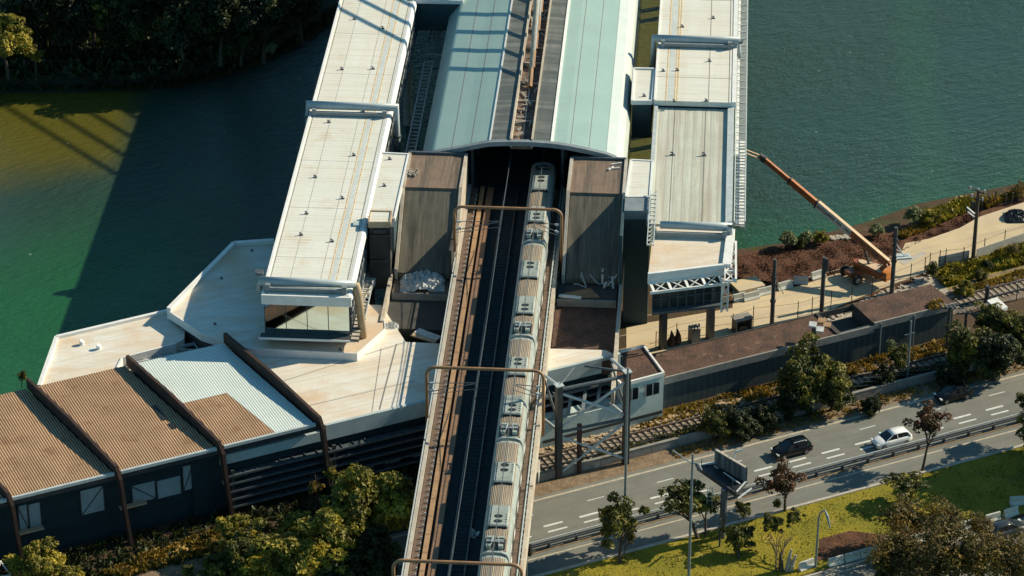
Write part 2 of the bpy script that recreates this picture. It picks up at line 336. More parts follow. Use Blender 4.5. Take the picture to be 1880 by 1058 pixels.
# water: one sheet, colour patches with some painted light, wind ripples
wm = bpy.data.materials.new('river_water'); wm.use_nodes = True
def _water():
    t = wm.node_tree; L = t.links.new; B = t.nodes['Principled BSDF']
    B.inputs['Roughness'].default_value = 0.03; B.inputs['Specular IOR Level'].default_value = 0.5; B.inputs['IOR'].default_value = 1.38
    co = t.nodes.new('ShaderNodeTexCoord').outputs['Object']
    def math_(op, a, b=None, c=None):
        x = t.nodes.new('ShaderNodeMath'); x.operation = op
        for i, v in enumerate((a, b, c)):
            if v is None: continue
            if isinstance(v, (int, float)): x.inputs[i].default_value = v
            else: L(v, x.inputs[i])
        return x.outputs[0]
    def noise(sc, rot=0, st=(1, 1, 1), det=3, rg=0.5):
        m1 = t.nodes.new('ShaderNodeMapping'); m1.inputs['Rotation'].default_value = (0, 0, rot); L(co, m1.inputs['Vector'])
        m2 = t.nodes.new('ShaderNodeMapping'); m2.inputs['Scale'].default_value = st; L(m1.outputs[0], m2.inputs['Vector'])
        n = t.nodes.new('ShaderNodeTexNoise'); n.inputs['Scale'].default_value = sc; n.inputs['Detail'].default_value = det; n.inputs['Roughness'].default_value = rg
        L(m2.outputs[0], n.inputs['Vector']); return n.outputs['Fac']
    def lin(k, lo, hi, amp, nsc):
        v = t.nodes.new('ShaderNodeVectorMath'); v.operation = 'DOT_PRODUCT'; L(co, v.inputs[0]); v.inputs[1].default_value = (k[0], k[1], 0)
        s = math_('ADD', v.outputs['Value'], math_('MULTIPLY', math_('SUBTRACT', noise(nsc, 0.4, (1, 1, 1), 4, .6), 0.5), amp))
        r = t.nodes.new('ShaderNodeMapRange'); r.interpolation_type = 'SMOOTHSTEP'; r.inputs['From Min'].default_value = lo; r.inputs['From Max'].default_value = hi
        L(s, r.inputs['Value']); return r.outputs['Result']
    def mix(f, a, b):
        x = t.nodes.new('ShaderNodeMix'); x.data_type = 'RGBA'; L(f, x.inputs[0])
        for i, v in ((6, a), (7, b)):
            if isinstance(v, tuple): x.inputs[i].default_value = v + (1,)
            else: L(v, x.inputs[i])
        return x.outputs[2]
    teal = (.022, .052, .040); green = (.016, .095, .034); olive = (.088, .080, .012)
    base = mix(noise(.02, .3, (1, 1, 1), 3), teal, (.030, .056, .040))
    # greener towards the near bank (small Q coordinate)
    base = mix(math_('MULTIPLY', lin(Q, 308, 292, 12, .05), .7), base, green)
    base = mix(math_('MULTIPLY', lin(Q, 350, 318, 16, .04), lin((1, 0), -30, -44, 4, .06)), base, green)
    base = mix(lin(Q, 292, 288.5, 3, .2), base, (.012, .085, .022))
    # murky olive painted where sunlit water mirrors dark trees, cut at the bridge's shade
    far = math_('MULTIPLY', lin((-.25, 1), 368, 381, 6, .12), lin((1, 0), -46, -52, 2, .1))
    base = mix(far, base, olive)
    gap = math_('MULTIPLY', lin(N, -14, -12, .1, .1), lin(N, -3.5, -5.5, .1, .1))  # same olive laid into the gap between shed and right gallery
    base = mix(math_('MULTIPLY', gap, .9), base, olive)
    # reflection of something tall, painted as a green streak on the far side
    stk = math_('MULTIPLY', lin((1, -.06), 26.5, 29.5, 5, .06), lin((1, -.06), 34.5, 31.5, 5, .08))
    base = mix(math_('MULTIPLY', stk, .35), base, (.03, .085, .04))
    sp = noise(2.2, 0, (1, 1, 1), 1, .2)  # pale dots painted in as glints on the water
    r = t.nodes.new('ShaderNodeMapRange'); r.inputs['From Min'].default_value = .84; r.inputs['From Max'].default_value = .86; L(sp, r.inputs['Value'])
    base = mix(r.outputs['Result'], base, (.5, .55, .4))
    L(base, B.inputs['Base Color'])
    h = math_('ADD', math_('MULTIPLY', noise(1.25, 1.0, (1, .36, 1), 4, .62), 1.0), math_('MULTIPLY', noise(4.0, .6, (1, .45, 1), 3, .6), .3))
    h = math_('MULTIPLY', h, math_('ADD', .35, math_('MULTIPLY', noise(.05, 0, (1, 1, 1), 2), 1.3)))
    b = t.nodes.new('ShaderNodeBump'); b.inputs['Strength'].default_value = 1; b.inputs['Distance'].default_value = .32; L(h, b.inputs['Height'])
    L(b.outputs[0], B.inputs['Normal'])
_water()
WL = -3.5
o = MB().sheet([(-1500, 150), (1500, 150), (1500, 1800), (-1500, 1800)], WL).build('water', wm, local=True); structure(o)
# near bank ground, with a sloping shore
g = MB()
bank = [(-1500, 288), (60, 288), (100, 288.5), (128, 289), (150, 291.5), (165, 292.3), (172, 291.2), (182, 291.6), (190, 293), (205, 292.2), (1500, 292)]
top = [RQ(r, q) for r, q in bank]
sh = [RQ(r, q + 4.5 + (i % 2) * .5) for i, (r, q) in enumerate(bank)]
far = [RQ(-1500, -1500), RQ(1500, -1500)]
g.add([V3(p, 0) for p in far] + [V3(p, 0) for p in top[::-1]], [tuple(range(2 + len(top)))])
for i in range(len(top) - 1):
    g.add([V3(top[i], 0), V3(top[i + 1], 0), V3(sh[i + 1], -4.2), V3(sh[i], -4.2)], [(3, 2, 1, 0)])
structure(g.build('ground', 'soil', local=True))
# far bank behind the trees, top left
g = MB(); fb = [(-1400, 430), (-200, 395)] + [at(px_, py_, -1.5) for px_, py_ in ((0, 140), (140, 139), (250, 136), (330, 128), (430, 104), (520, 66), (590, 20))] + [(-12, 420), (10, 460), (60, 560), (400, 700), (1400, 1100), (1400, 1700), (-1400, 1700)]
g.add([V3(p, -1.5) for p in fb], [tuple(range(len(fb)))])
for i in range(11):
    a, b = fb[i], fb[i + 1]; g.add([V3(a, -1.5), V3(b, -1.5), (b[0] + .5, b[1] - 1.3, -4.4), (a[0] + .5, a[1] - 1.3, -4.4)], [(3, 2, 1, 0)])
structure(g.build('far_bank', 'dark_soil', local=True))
# highway
def strip(r0, r1, q0, q1): return [RQ(r0, q0), RQ(r1, q0), RQ(r1, q1), RQ(r0, q1)]
o = MB().prism(strip(-300, 700, 242.1, 245.6), -.2, .02).build('service_carriageway', 'asphalt', local=True); structure(o)
o = MB().prism(strip(-300, 700, 246.0, 254.9), -.2, .024).build('main_carriageway', 'asphalt', local=True); structure(o)
o = MB().prism(strip(-300, 700, 245.6, 246.0), -.2, .06).build('median_strip', 'sand', local=True); structure(o)
o = MB().prism(strip(-300, 700, 222.0, 230.4), -.2, .02).build('side_road', 'asphalt', local=True); structure(o)
mk = MB(); Z = .03
mk.sheet(strip(-300, 700, 254.15, 254.42), Z); mk.sheet(strip(-300, 700, 244.75, 244.95), .026); mk.sheet(strip(-300, 700, 229.75, 229.95), .026)
structure(mk.build('edge_lines', 'paint_cream', local=True))
mk = MB()
def slot(c, l, wd, z):                       # round-ended dash
    pts = []
    for sgn in (1, -1):
        for k in range(5):
            t = -math.pi / 2 + math.pi * k / 4
            pts.append(RQ(c[0] + sgn * (l / 2 - wd / 2 + math.cos(t) * wd / 2), c[1] + sgn * math.sin(t) * wd / 2))
    mk.sheet(pts, z)
for k in range(-20, 40):
    slot((133.05 + 4.07 * k, 249.62), 2.25, .30, Z); slot((133.05 + 4.07 * k, 248.55), 2.25, .24, Z)
for k in range(-12, 30):
    slot((134.95 + 8.12 * k, 252.0), 2.0, .13, Z)
structure(mk.build('lane_markings', 'paint_white', local=True))
structure(MB().prism(strip(-300, 700, 241.75, 242.1), -.2, .14).build('kerb', 'concrete_light', local=True))
structure(MB().sheet(strip(113, 700, 254.9, 257.2), .012).build('gravel_verge', 'sand', local=True))
# lawn between the carriageways
structure(MB().sheet(strip(-300, 700, 231.0, 241.75), .02).build('lawn', 'grass', local=True))
structure(MB().sheet(pp([(1500, 1030), (1505, 990), (1560, 975), (1640, 985), (1700, 968), (1740, 985), (1700, 1000), (1600, 1020)], 0), .03).build('bare_soil_patch', 'mulch', local=True))
structure(MB().prism(strip(-300, 146.8, 230.4, 230.65), -.1, .13).build('kerb', 'concrete_light', local=True))
# rail corridor
structure(MB().sheet(strip(113, 700, 257.6, 263.6), .015).build('ballast_bed', 'ballast_pale', local=True))
structure(MB().prism(strip(179.5, 700, 268.4, 272.9), -.1, .12).build('ballast_bed', 'ballast_pale', local=True))
# access road behind the long building
acc = [(1150, 665), (1150, 600), (1345, 566), (1345, 514), (1396, 514), (1398, 540), (1470, 525), (1535, 503), (1600, 495), (1652, 470), (1662, 447), (1705, 439), (1762, 419), (1800, 398), (1880, 372), (2600, 150), (2800, 200), (1880, 442), (1705, 498), (1640, 522), (1540, 563), (1460, 600), (1200, 665)]
structure(MB().sheet(pp(acc, 0), .035).build('access_road', 'access', local=True))
mul = [(1340, 470), (1400, 458), (1440, 452), (1480, 446), (1560, 432), (1640, 427), (1655, 440), (1700, 408), (1740, 385), (1800, 372), (1880, 358), (2300, 250), (2400, 260), (1880, 400), (1760, 430), (1700, 448), (1640, 480), (1530, 515), (1400, 545), (1340, 560)]
structure(MB().sheet(pp(mul, 0), .02).build('mulch_slope', 'mulch', local=True))
structure(MB().sheet(pp([(1455, 602), (1540, 566), (1640, 524), (1705, 500), (1712, 505), (1640, 535), (1560, 572), (1470, 612)], 0), .045).build('mulch_wedge', 'mulch', local=True))
structure(MB().sheet(pp([(1470, 612), (1560, 572), (1640, 535), (1712, 505), (1730, 515), (1745, 540), (1700, 540), (1560, 585)], 0), .05).build('rubble_strip', 'stone', local=True))
mk = MB()
for q in (277.6, 280.2, 283.0): mk.sheet(strip(140, 260, q, q + .09), .043)
structure(mk.build('road_joints', 'paint_cream', local=True))
mk = MB(); mk.sheet(pp([(1650, 482), (1695, 462), (1703, 466), (1660, 488)], 0), .047)
structure(mk.build('concrete_patch', 'concrete_light', local=True))
structure(MB().sheet(pp([(1715, 500), (1880, 446), (2100, 380), (2100, 460), (1880, 512), (1740, 545)], 0), .03).build('green_verge', 'grass', local=True))
structure(MB().sheet(pp([(1725, 545), (1740, 531), (1790, 512), (1880, 488), (1880, 492), (1795, 518), (1750, 540), (1738, 552)], 0), .04).build('footpath', 'sand', local=True))
# rail tracks on the ground
def track(name, label, r0, r1, qc, gauge=1.75, z=.05):
    t = root(name, label, 'rail track', RQ((r0 + r1) / 2, qc, 0), group='tracks beside the highway')
    sl_ = MB(); k = r0
    while k < r1: sl_.obox(RQ(k, qc), R, .28, gauge + .9, z, z + .08); k += .75
    sl_.build('sleepers', 'sleeper', t)
    for sg in (-1, 1):
        MB().obox(RQ((r0 + r1) / 2, qc + sg * gauge / 2), R, r1 - r0, .16, z + .08, z + .28).build('rail', 'dark_steel' if sg < 0 else 'rail', t)
track('rail_track', 'ground level rail track in pale ballast between lattice frame and highway wall', 114, 240, 260.2, 2.1)
track('rail_track', 'short visible rail track on grey ballast at the right edge above the white sheet', 180, 260, 270.65, 1.75, .12)
# concrete wall beside the highway
t = root('boundary_wall', 'low stained concrete wall running beside the highway verge', 'wall', RQ(150, 257.4, 0))
m = MB()
for k in range(5, 80):
    r = 100 + k * 3.0; m.obox(RQ(r + 1.5, 257.4), R, 2.96, .3, -.1, .95 + .06 * math.sin(k * 1.7))
m.build('wall_panels', 'dark_concrete' if False else 'concrete', t)
m = MB(); m.obox(RQ(215, 257.4), R, 200, .36, .98, 1.06); m.build('coping', 'concrete', t)
t = root('mesh_fence', 'thin dark wire fence on low posts above the concrete wall', 'fence', RQ(130, 258.1, 0))
for k in range(26):
    MB().beam(RQ(116 + k * 2.6, 258.1, 0), RQ(105 + k * 2.6, 258.1, 2.1), .08, .08).build('post', 'dark_steel', t)
m = MB()
for z in (1.4, 2.0): m.beam(RQ(116, 258.1, z), RQ(181, 258.1, z), .03, .03)
m.build('wires', 'dark_steel', t)

# ================================================================== VIADUCT
s0, s1 = 205, 332
via = root('viaduct', 'elevated concrete railway viaduct carrying the train past the white roofs', 'viaduct', SN(270, -21.8, 0))
def SB(m, n0, n1, z0, z1, a=s0, b=s1): return m.prism([SN(a, n0), SN(b, n0), SN(b, n1), SN(a, n1)], z0, z1)
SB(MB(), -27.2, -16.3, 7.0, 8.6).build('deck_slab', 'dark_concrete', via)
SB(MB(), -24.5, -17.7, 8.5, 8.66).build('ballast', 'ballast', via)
SB(MB(), -27.4, -27.05, 7.2, 9.55).build('parapet', 'concrete_light', via)
SB(MB(), -16.45, -16.08, 7.2, 9.5).build('parapet', 'cream', via, label='rust stained cream parapet')
SB(MB(), -27.0, -26.25, 8.6, 9.2).build('walkway', 'walk_brown', via)
SB(MB(), -17.45, -16.75, 8.6, 9.2).build('walkway', 'walk_brown', via)
SB(MB(), -25.98, -25.5, 8.6, 9.35).build('cable_trough', 'orange_cover', via)
SB(MB(), -25.2, -24.45, 8.6, 9.25).build('cable_trough', 'brown_cover', via)
for n, z in ((-27.5, 9.75), (-16.62, 9.7)):
    m = MB(); SB(m, n - .06, n + .06, z, z + .1)
    for k in range(60): m.obox(SN(s0 + 1 + k * 2.1, n), D, .07, .07, 9.2, z)
    for k in range(120): m.obox(SN(s0 + 1 + k * 1.04, n + (1.2 if n < -20 else .1)), D, .12, .12, 9.15, 9.45)
    m.build('handrail', 'light_steel', via)
for s in (242, 277, 305):
    m = MB(); m.prism([SN(s - 1.2, -26.9), SN(s + 1.2, -26.9), SN(s + 1.2, -15.9), SN(s - 1.2, -15.9)], 5.6, 7.0)
    m.prism([SN(s - 1, -24), SN(s + 1, -24), SN(s + 1, -19), SN(s - 1, -19)], -.5, 5.6)
    m.build('pier', 'concrete_light', via)
# rails on the viaduct
for nm, lb, nc in (('rail_track', 'empty left hand track on the viaduct in the shade of the train', -22.5), ('rail_track', 'right hand viaduct track underneath the train', -18.75)):
    t = root(nm, lb, 'rail track', SN(270, nc, 8.66), group='tracks on the viaduct')
    for sg in (-1, 1): SB(MB(), nc + sg * .78 - .06, nc + sg * .78 + .06, 8.66, 8.95).build('rail', 'rail', t)
    m = MB(); k = s0 + .3
    while k < s1: m.obox(SN(k, nc), D, .25, 2.4, 8.66, 8.70); k += .7
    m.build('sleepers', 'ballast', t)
# debris
m = MB()
for k in range(14): m.obox(SN(262 + RNG.uniform(-.7, .7), -21.3 + RNG.uniform(-.4, .4)), (1, 0), .3, .2, 8.67, 8.8)
setp(m.build('litter', 'tarp'), 'scrap of pale litter lying on the dark track bed left of the train', 'litter')
# ---------------------------------------------------------------- catenary gantries
def gantry(s, label):
    t = root('catenary_gantry', label, 'gantry', SN(s, -21.6, 9), group='rounded rust brown gantries over the viaduct')
    n0, n1, zt = -27.6, -15.75, 15.9; rr = .9; pts = [SN(s, n0, 8.2), SN(s, n0, zt - rr)]
    for k in range(1, 6): a = math.pi / 2 * k / 5; pts.append(SN(s, n0 + rr - rr * math.cos(a), zt - rr + rr * math.sin(a)))
    for k in range(0, 6): a = math.pi / 2 * k / 5; pts.append(SN(s, n1 - rr + rr * math.sin(a), zt - rr + rr * math.cos(a)))
    pts.append(SN(s, n1, 8.2))
    MB().tube(pts, .17, 8).build('portal_frame', 'rust_pipe', t, smooth=True)
    for sg, n, nt in ((1, n0, -22.5), (-1, n1, -18.75)):
        m = MB()
        m.beam(SN(s, n, 14.0), SN(s, nt - sg * .2, 14.2), .06, .06); m.beam(SN(s, n, 12.9), SN(s, nt - sg * .2, 14.1), .07, .07); m.beam(SN(s, n, 12.6), SN(s, nt, 13.5), .05, .05)
        b = m.build('cantilever', 'mid_steel', t)
        i = MB(); i.tube([SN(s, n + sg * .3, 14.0), SN(s, n + sg * .75, 14.02)], .12, 6); i.tube([SN(s, n + sg * .3, 13.05), SN(s, n + sg * .75, 13.25)], .12, 6); i.build('insulator', 'light_steel', b)
    return t
gantry(314.9, 'topmost rust brown gantry over the train just below the arched station roof')
gantry(280.9, 'middle rust brown gantry crossing the train beside the lattice frame')
gantry(246.7, 'lowest rust brown gantry at the bottom edge over the train')
m = MB()
for nt in (-22.5, -18.75):
    S = [s0, 246.7, 280.9, 314.9, 345]
    for a, b in zip(S[:-1], S[1:]):
        m.beam(SN(a, nt, 13.4), SN(b, nt, 13.4), .045, .045)
        P = [SN(a + (b - a) * k / 8, nt, 14.3 - .7 * 4 * (k / 8) * (1 - k / 8)) for k in range(9)]
        for p, q in zip(P[:-1], P[1:]): m.beam(p, q, .055, .055)
        for k in range(1, 8): m.beam(P[k], (P[k][0], P[k][1], 13.4), .03, .03)
setp(m.build('overhead_wires', 'mid_steel'), 'thin overhead contact wires strung between the gantries above both tracks', 'wires')

# ================================================================== TRAIN
def carriage(parent, s, n, flip=False, proto=None, lead=False):
    pass
TL = 19.35; HW = 1.42
tr = root('metro_train', 'long silver metro train with stained ribbed roofs standing on the viaduct', 'train', (0, 0, 0))
PR = {}
def tsec(y, k=1.0, dz=0):
    w_ = HW * k
    P = [(-w_ * .94, 9.1), (-w_, 9.8), (-w_, 11.5), (-w_ * .96, 11.95), (-w_ * .84, 12.3), (-w_ * .5, 12.5), (0, 12.56), (w_ * .5, 12.5), (w_ * .84, 12.3), (w_ * .96, 11.95), (w_, 11.5), (w_, 9.8), (w_ * .94, 9.1)]
    return [(x, y, z + dz * (z > 11.6)) for x, z in P]
def make_carriage(lead=False):
    L_ = TL / 2
    ys = [(-L_, .97, 0), (-L_ + .3, 1, 0), (L_ - .3, 1, 0), (L_, .97, 0)] if not lead else [(-L_, .97, 0), (-L_ + .3, 1, 0), (L_ - 1.2, 1, 0), (L_ - .5, .98, -.06), (L_, .93, -.3)]
    m = MB(); m.loft([tsec(y, k, dz) for y, k, dz in ys])
    c = m.build('carriage', 'train_body', tr, smooth=False)
    # ribbed stained roof skin
    m = MB(); nr = 14; secs = []
    for y in (-L_ + .35, L_ - (.35 if not lead else 1.3)):
        row = []
        for i in range(nr * 2 + 1):
            x = -HW * .80 + 2 * HW * .80 * i / (nr * 2); zz = 12.56 - .20 * (abs(x) / (HW * .8)) ** 2.2 + (.05 if i % 2 else .02)
            row.append((x, y, zz))
        secs.append(row)
    m.loft(secs, closed=False); m.build('roof_panel', 'train_roof', c)
    # windows and doors on both sides
    for sg in (-1, 1):
        wn_ = MB(); dr = MB()
        for k in range(4):
            yc = -L_ + 2.6 + k * (TL - 5.2) / 3
            dr.box(sg * HW - .02, sg * HW + .02, yc - .75, yc + .75, 9.35, 11.35)
            dr.m = 1; dr.box(sg * HW - .03, sg * HW + .03, yc - .55, yc - .08, 10.2, 11.1); dr.box(sg * HW - .03, sg * HW + .03, yc + .08, yc + .55, 10.2, 11.1); dr.m = 0
            if k < 3:
                wn_.box(sg * HW - .025, sg * HW + .025, yc + 1.0, yc + (TL - 5.2) / 3 - 1.0, 10.2, 11.15)
        dr.build('doors', ['white_trim', 'dark_glass'], c); wn_.build('side_windows', 'dark_glass', c)
    # two air conditioners
    for yc, sg in ((TL * .19, 1), (-TL * .20, -1)):
        a = MB(); l, hw, z0, z1 = 1.75, 1.02, 12.45, 12.88
        P = lambda y, k, zt: [(-hw * k, y, z0), (-hw * k, y, zt - .14), (-hw * k * .86, y, zt), (hw * k * .86, y, zt), (hw * k, y, zt - .14), (hw * k, y, z0)]
        a.loft([P(yc - l, .93, z1 - .1), P(yc - l + .12, 1, z1), P(yc + l - .12, 1, z1), P(yc + l, .93, z1 - .1)])
        a.m = 1
        for fy in (.25 * sg, 1.15 * sg):                       # fans
            n_ = 16; a.add([(0.42 * math.cos(2 * math.pi * i / n_), yc + fy * .95 + .30 * math.sin(2 * math.pi * i / n_), z1 + .012) for i in range(n_)], [tuple(range(n_))])
        for sx in (-1, 1):                                      # side grilles
            for gy in range(4):
                y = yc + sg * (.0 + gy * .42) - .1 * sg; a.box(min(sx * .68, sx * .84), max(sx * .68, sx * .84), min(y, y + .12 * sg), max(y, y + .12 * sg), z1 - .02, z1 + .012)
        a.box(-.88, .88, yc - l - .10, yc - l + .005, z0, z1 - .14)
        a.build('air_conditioner', ['train_ac', 'train_dark'], c)
    # roof gear at the far/near ends
    e = MB(); yb = -L_ + 1.2
    e.box(-.95, .95, yb - .7, yb + .9, 12.42, 12.62)
    e.m = 1
    for x in (-.62, .55): e.box(x - .22, x + .22, yb - .75, yb - .4, 12.6, 12.95)
    e.box(-.9, -.1, yb + .95, yb + 1.25, 12.56, 12.75); e.box(.15, .8, yb + .95, yb + 1.2, 12.56, 12.75)
    e.build('roof_equipment', ['train_dark', 'train_ac'], c)
    p = MB(); z = 12.72
    for x in (-.45, .45): p.beam((x, yb - .5, z), (x * .5, yb + .8, z + .12), .06, .06); p.beam((x * .5, yb + .8, z + .12), (x, yb - .1, z + .3), .05, .05)
    p.beam((-.85, yb - .1, z + .33), (.85, yb - .1, z + .33), .09, .06); p.beam((-.85, yb + .15, z + .33), (.85, yb + .15, z + .33), .07, .05)
    p.beam((-.5, yb + .5, z), (.5, yb + .2, z + .1), .05, .05)
    p.build('pantograph', 'light_steel', c)
    g_ = MB(); g_.loft([[(-1.0, -L_ - .55, 9.3), (-1.0, -L_ - .55, 12.1), (1.0, -L_ - .55, 12.1), (1.0, -L_ - .55, 9.3)], [(-1.0, -L_ + .02, 9.3), (-1.0, -L_ + .02, 12.1), (1.0, -L_ + .02, 12.1), (1.0, -L_ + .02, 9.3)]])
    g_.build('gangway', 'train_dark', c)
    b_ = MB()
    for y in (-L_ + 2.6, L_ - 2.6):
        b_.box(-1.15, 1.15, y - 1.3, y + 1.3, 8.97, 9.3)
    b_.build('bogies', 'train_dark', c)
    if lead:
        f = MB(); f.loft([[(-1.2, L_ + .01, 10.2), (-1.15, L_ - .12, 11.6), (1.15, L_ - .12, 11.6), (1.2, L_ + .01, 10.2)], [(-1.2, L_ + .05, 10.2), (-1.15, L_ - .06, 11.6), (1.15, L_ - .06, 11.6), (1.2, L_ + .05, 10.2)]]); f.build('windscreen', 'dark_glass', c)
        h = MB(); h.box(-.75, .75, L_ - 2.6, L_ - 2.4, 12.56, 12.72); h.box(-.75, -.6, L_ - 2.4, L_ - 1.6, 12.56, 12.68); h.box(-.3, .5, L_ - 1.7, L_ - 1.5, 12.56, 12.7); h.build('roof_frame', 'train_dark', c)
    return c
cl = make_carriage(True); cm = make_carriage(False)
ends = [332.9, 313.2, 292.9, 272.9, 252.9, 232.9, 212.9]
for i in range(len(ends) - 1):
    c = cl if i == 0 else (cm if i == 1 else dup(cm, parent=tr))
    sc_ = (ends[i] - ends[i + 1] - .55) / TL
    sm = (ends[i] + ends[i + 1]) / 2 + .27
    c.location = SN(sm, -18.75, 0); c.rotation_euler = (0, 0, -_a); c.scale = (1, sc_, 1)
# ================================================================== STATION
# ---- arched train shed over the river
SH0, SH1 = 330.9, 432
SHEET = -21.5
prof = [(-32.95, 12.3), (-31.45, 14.2), (-31.2, 14.32), (-29.6, 14.7), (-27.93, 15.07), (-26.3, 15.5), (-24.8, 15.86), (-22.5, 16.0), (-20.12, 16.04), (-17.9, 15.93), (-16.1, 15.74), (-13.8, 15.3), (-11.5, 14.78), (-10.4, 14.35), (-9.6, 13.6), (-9.2, 12.4)]
pn = [p[0] for p in prof]; pz = [p[1] for p in prof]
def arch(n): return float(np.interp(n, pn, pz))
sh = root('station_shed', 'long arched grey green train shed with a dirty central spine over the river', 'train shed', SN(380, SHEET, 0))
def shell(na, nb, dz, th=.15, a=SH0, b=SH1, step=.6):
    ns = sorted(set([na, nb] + [n for n in pn if na < n < nb] + list(np.arange(na, nb, step))))
    m = MB(); secs = []
    for s in (a, b): secs.append([SN(s, n, arch(n) + dz) for n in ns] + [SN(s, n, arch(n) + dz - th) for n in ns[::-1]])
    m.loft(secs); return m
shell(-24.85, -31.45, 0).build('roof_panel', 'shed_green', sh) if False else shell(-31.45, -24.85, 0).build('roof_panel', 'shed_green', sh, smooth=False)
shell(-32.9, -31.45, -.02).build('roof_skirt', 'shed_green', sh)
shell(-24.8, -22.5, .02).build('gutter_strip', 'shed_dark', sh)
shell(-19.95, -17.9, .02).build('gutter_strip', 'shed_dark', sh)
shell(-17.6, -11.5, 0).build('roof_panel', 'shed_green', sh)
shell(-11.5, -9.2, .03).build('roof_skirt', M('sunlit_ribbed_metal', (.62, .68, .64), (.55, .61, .58), .4, .35, stripe=(AD, .62, (.46, .52, .50), .3, .05), fine=.1), sh)  # sun-facing skirt: its brightness is painted as a paler metal
m = MB()
for na, nb in ((-24.92, -24.74), (-17.9, -17.58)): m.loft([[SN(s, na, arch(na) + .12), SN(s, nb, arch(nb) + .12), SN(s, nb, arch(nb) - .1), SN(s, na, arch(na) - .1)] for s in (SH0, SH1)])
m.build('ridge_trim', 'white_trim', sh)
# seams along the panels
m = MB()
for n in (-29.2, -27.0, -15.6, -13.5): m.loft([[SN(s, n - .03, arch(n) + .02), SN(s, n + .03, arch(n) + .02), SN(s, n + .03, arch(n) - .02), SN(s, n - .03, arch(n) - .02)] for s in (SH0, SH1)])
m.build('panel_seams', 'seam', sh)
# front arch rim
m = MB(); ns = list(np.arange(-32.9, -9.1, .5)) + [-9.15]
secs = [[SN(SH0 - .55, n, arch(n) + .10), SN(SH0 + .02, n, arch(n) + .12), SN(SH0 + .02, n, arch(n) - .55), SN(SH0 - .55, n, arch(n) - .45)] for n in ns]
m.loft(secs); m.build('arch_rim', 'grey_trim', sh)
# spine channel
sp = MB(); sp.prism([SN(SH0, -22.5), SN(SH1, -22.5), SN(SH1, -19.95), SN(SH0, -19.95)], 14.9, 15.35)
spo = sp.build('spine_channel', 'spine', sh)
m = MB()
for n in (-22.45, -20.0): m.prism([SN(SH0 - .1, n - .1), SN(SH1, n - .1), SN(SH1, n + .1), SN(SH0 - .1, n + .1)], 15.2, 16.3)
for k in range(20):
    s = SH0 + .6 + k * 5.1 + RNG.uniform(-.9, .9)
    m.obox(SN(s, -21.22), N, 2.4, .13, 15.4, 15.6)
m.build('spine_rails', 'cream', spo)
m = MB()
for k in range(60):
    s = SH0 + RNG.uniform(1, 60); n = RNG.uniform(-22.1, -20.3); a = RNG.uniform(0, 3.1)
    m.obox(SN(s, n), (math.cos(a), math.sin(a)), RNG.uniform(.4, 1.6), RNG.uniform(.08, .3), 15.35, 15.4 + RNG.uniform(0, .35))
m.build('spine_clutter', 'concrete', spo)['kind'] = 'stuff'
m = MB(); m.obox(SN(SH0 + 20, -21.2), D, 40, .12, 15.36, 15.5); m.build('spine_pipe', 'cream', spo)
# inside: platforms, body below
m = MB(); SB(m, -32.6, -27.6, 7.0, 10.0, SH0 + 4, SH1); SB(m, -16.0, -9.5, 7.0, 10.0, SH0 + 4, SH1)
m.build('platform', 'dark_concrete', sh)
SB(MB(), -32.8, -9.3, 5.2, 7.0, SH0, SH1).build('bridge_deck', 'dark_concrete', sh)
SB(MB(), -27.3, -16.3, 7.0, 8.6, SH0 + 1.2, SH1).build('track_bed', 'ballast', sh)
m = MB()
for n in (-32.75, -9.35): SB(m, n - .08, n + .08, 7.0, 12.3, SH0 + 1, SH1)
m.build('side_wall', 'dark_glass', sh)
for k in range(5):
    for n in (-27.0, -16.6): MB().obox(SN(SH0 + 2 + k * 8, n), D, .35, .35, 7, arch(n) - .3).build('column', 'mid_steel', sh)
# ---- stay cables of the bridge, anchored on the spine, and their pylon far beyond the frame
h = .46
def cable(s, label):
    P0 = SN(s, -21.15, 15.7); L_ = 430 - s
    P1 = SN(430, -21.15, 15.7 + h * L_)
    t = root('stay_cable', label, 'stay cable', P0, group='parallel stay cables above the shed spine')
    MB().tube([P0, P1], .24, 8).build('cable_tube', 'cream' if int(s) % 2 else 'white_trim', t, smooth=True)
    MB().tube([P0, (P0[0] + (P1[0] - P0[0]) * .03, P0[1] + (P1[1] - P0[1]) * .03, P0[2] + (P1[2] - P0[2]) * .03)], .28, 8).build('anchor_sleeve', 'rust_pipe', t)
sA = sn(970, 160, 15.7)[0]
labs = ['first pale stay cable, anchored lowest on the shed spine', 'second stay cable up the shed spine from the train', 'third stay cable up the shed spine', 'fourth stay cable up the shed spine near the top edge']
ordw = ['fifth', 'sixth', 'seventh', 'eighth', 'ninth', 'tenth', 'eleventh', 'twelfth']
for k in range(12):
    cable(sA + 5.15 * k, labs[k] if k < 4 else ordw[k - 4] + ' stay cable, anchored beyond the top edge of the picture')
t = root('bridge_pylon', 'tall concrete pylon holding the stay cables far up the bridge', 'pylon', SN(431, SHEET, 0))
m = MB()
for n in (-34.0, -8.5): m.loft([[SN(431 + i, n + (SHEET - n) * k + j, z) for i, j in ((-1.5, -1), (1.5, -1), (1.5, 1), (-1.5, 1))] for k, z in ((0, -4), (.0, 16), (.9, 72))])
m.build('pylon_legs', 'concrete_light', t)
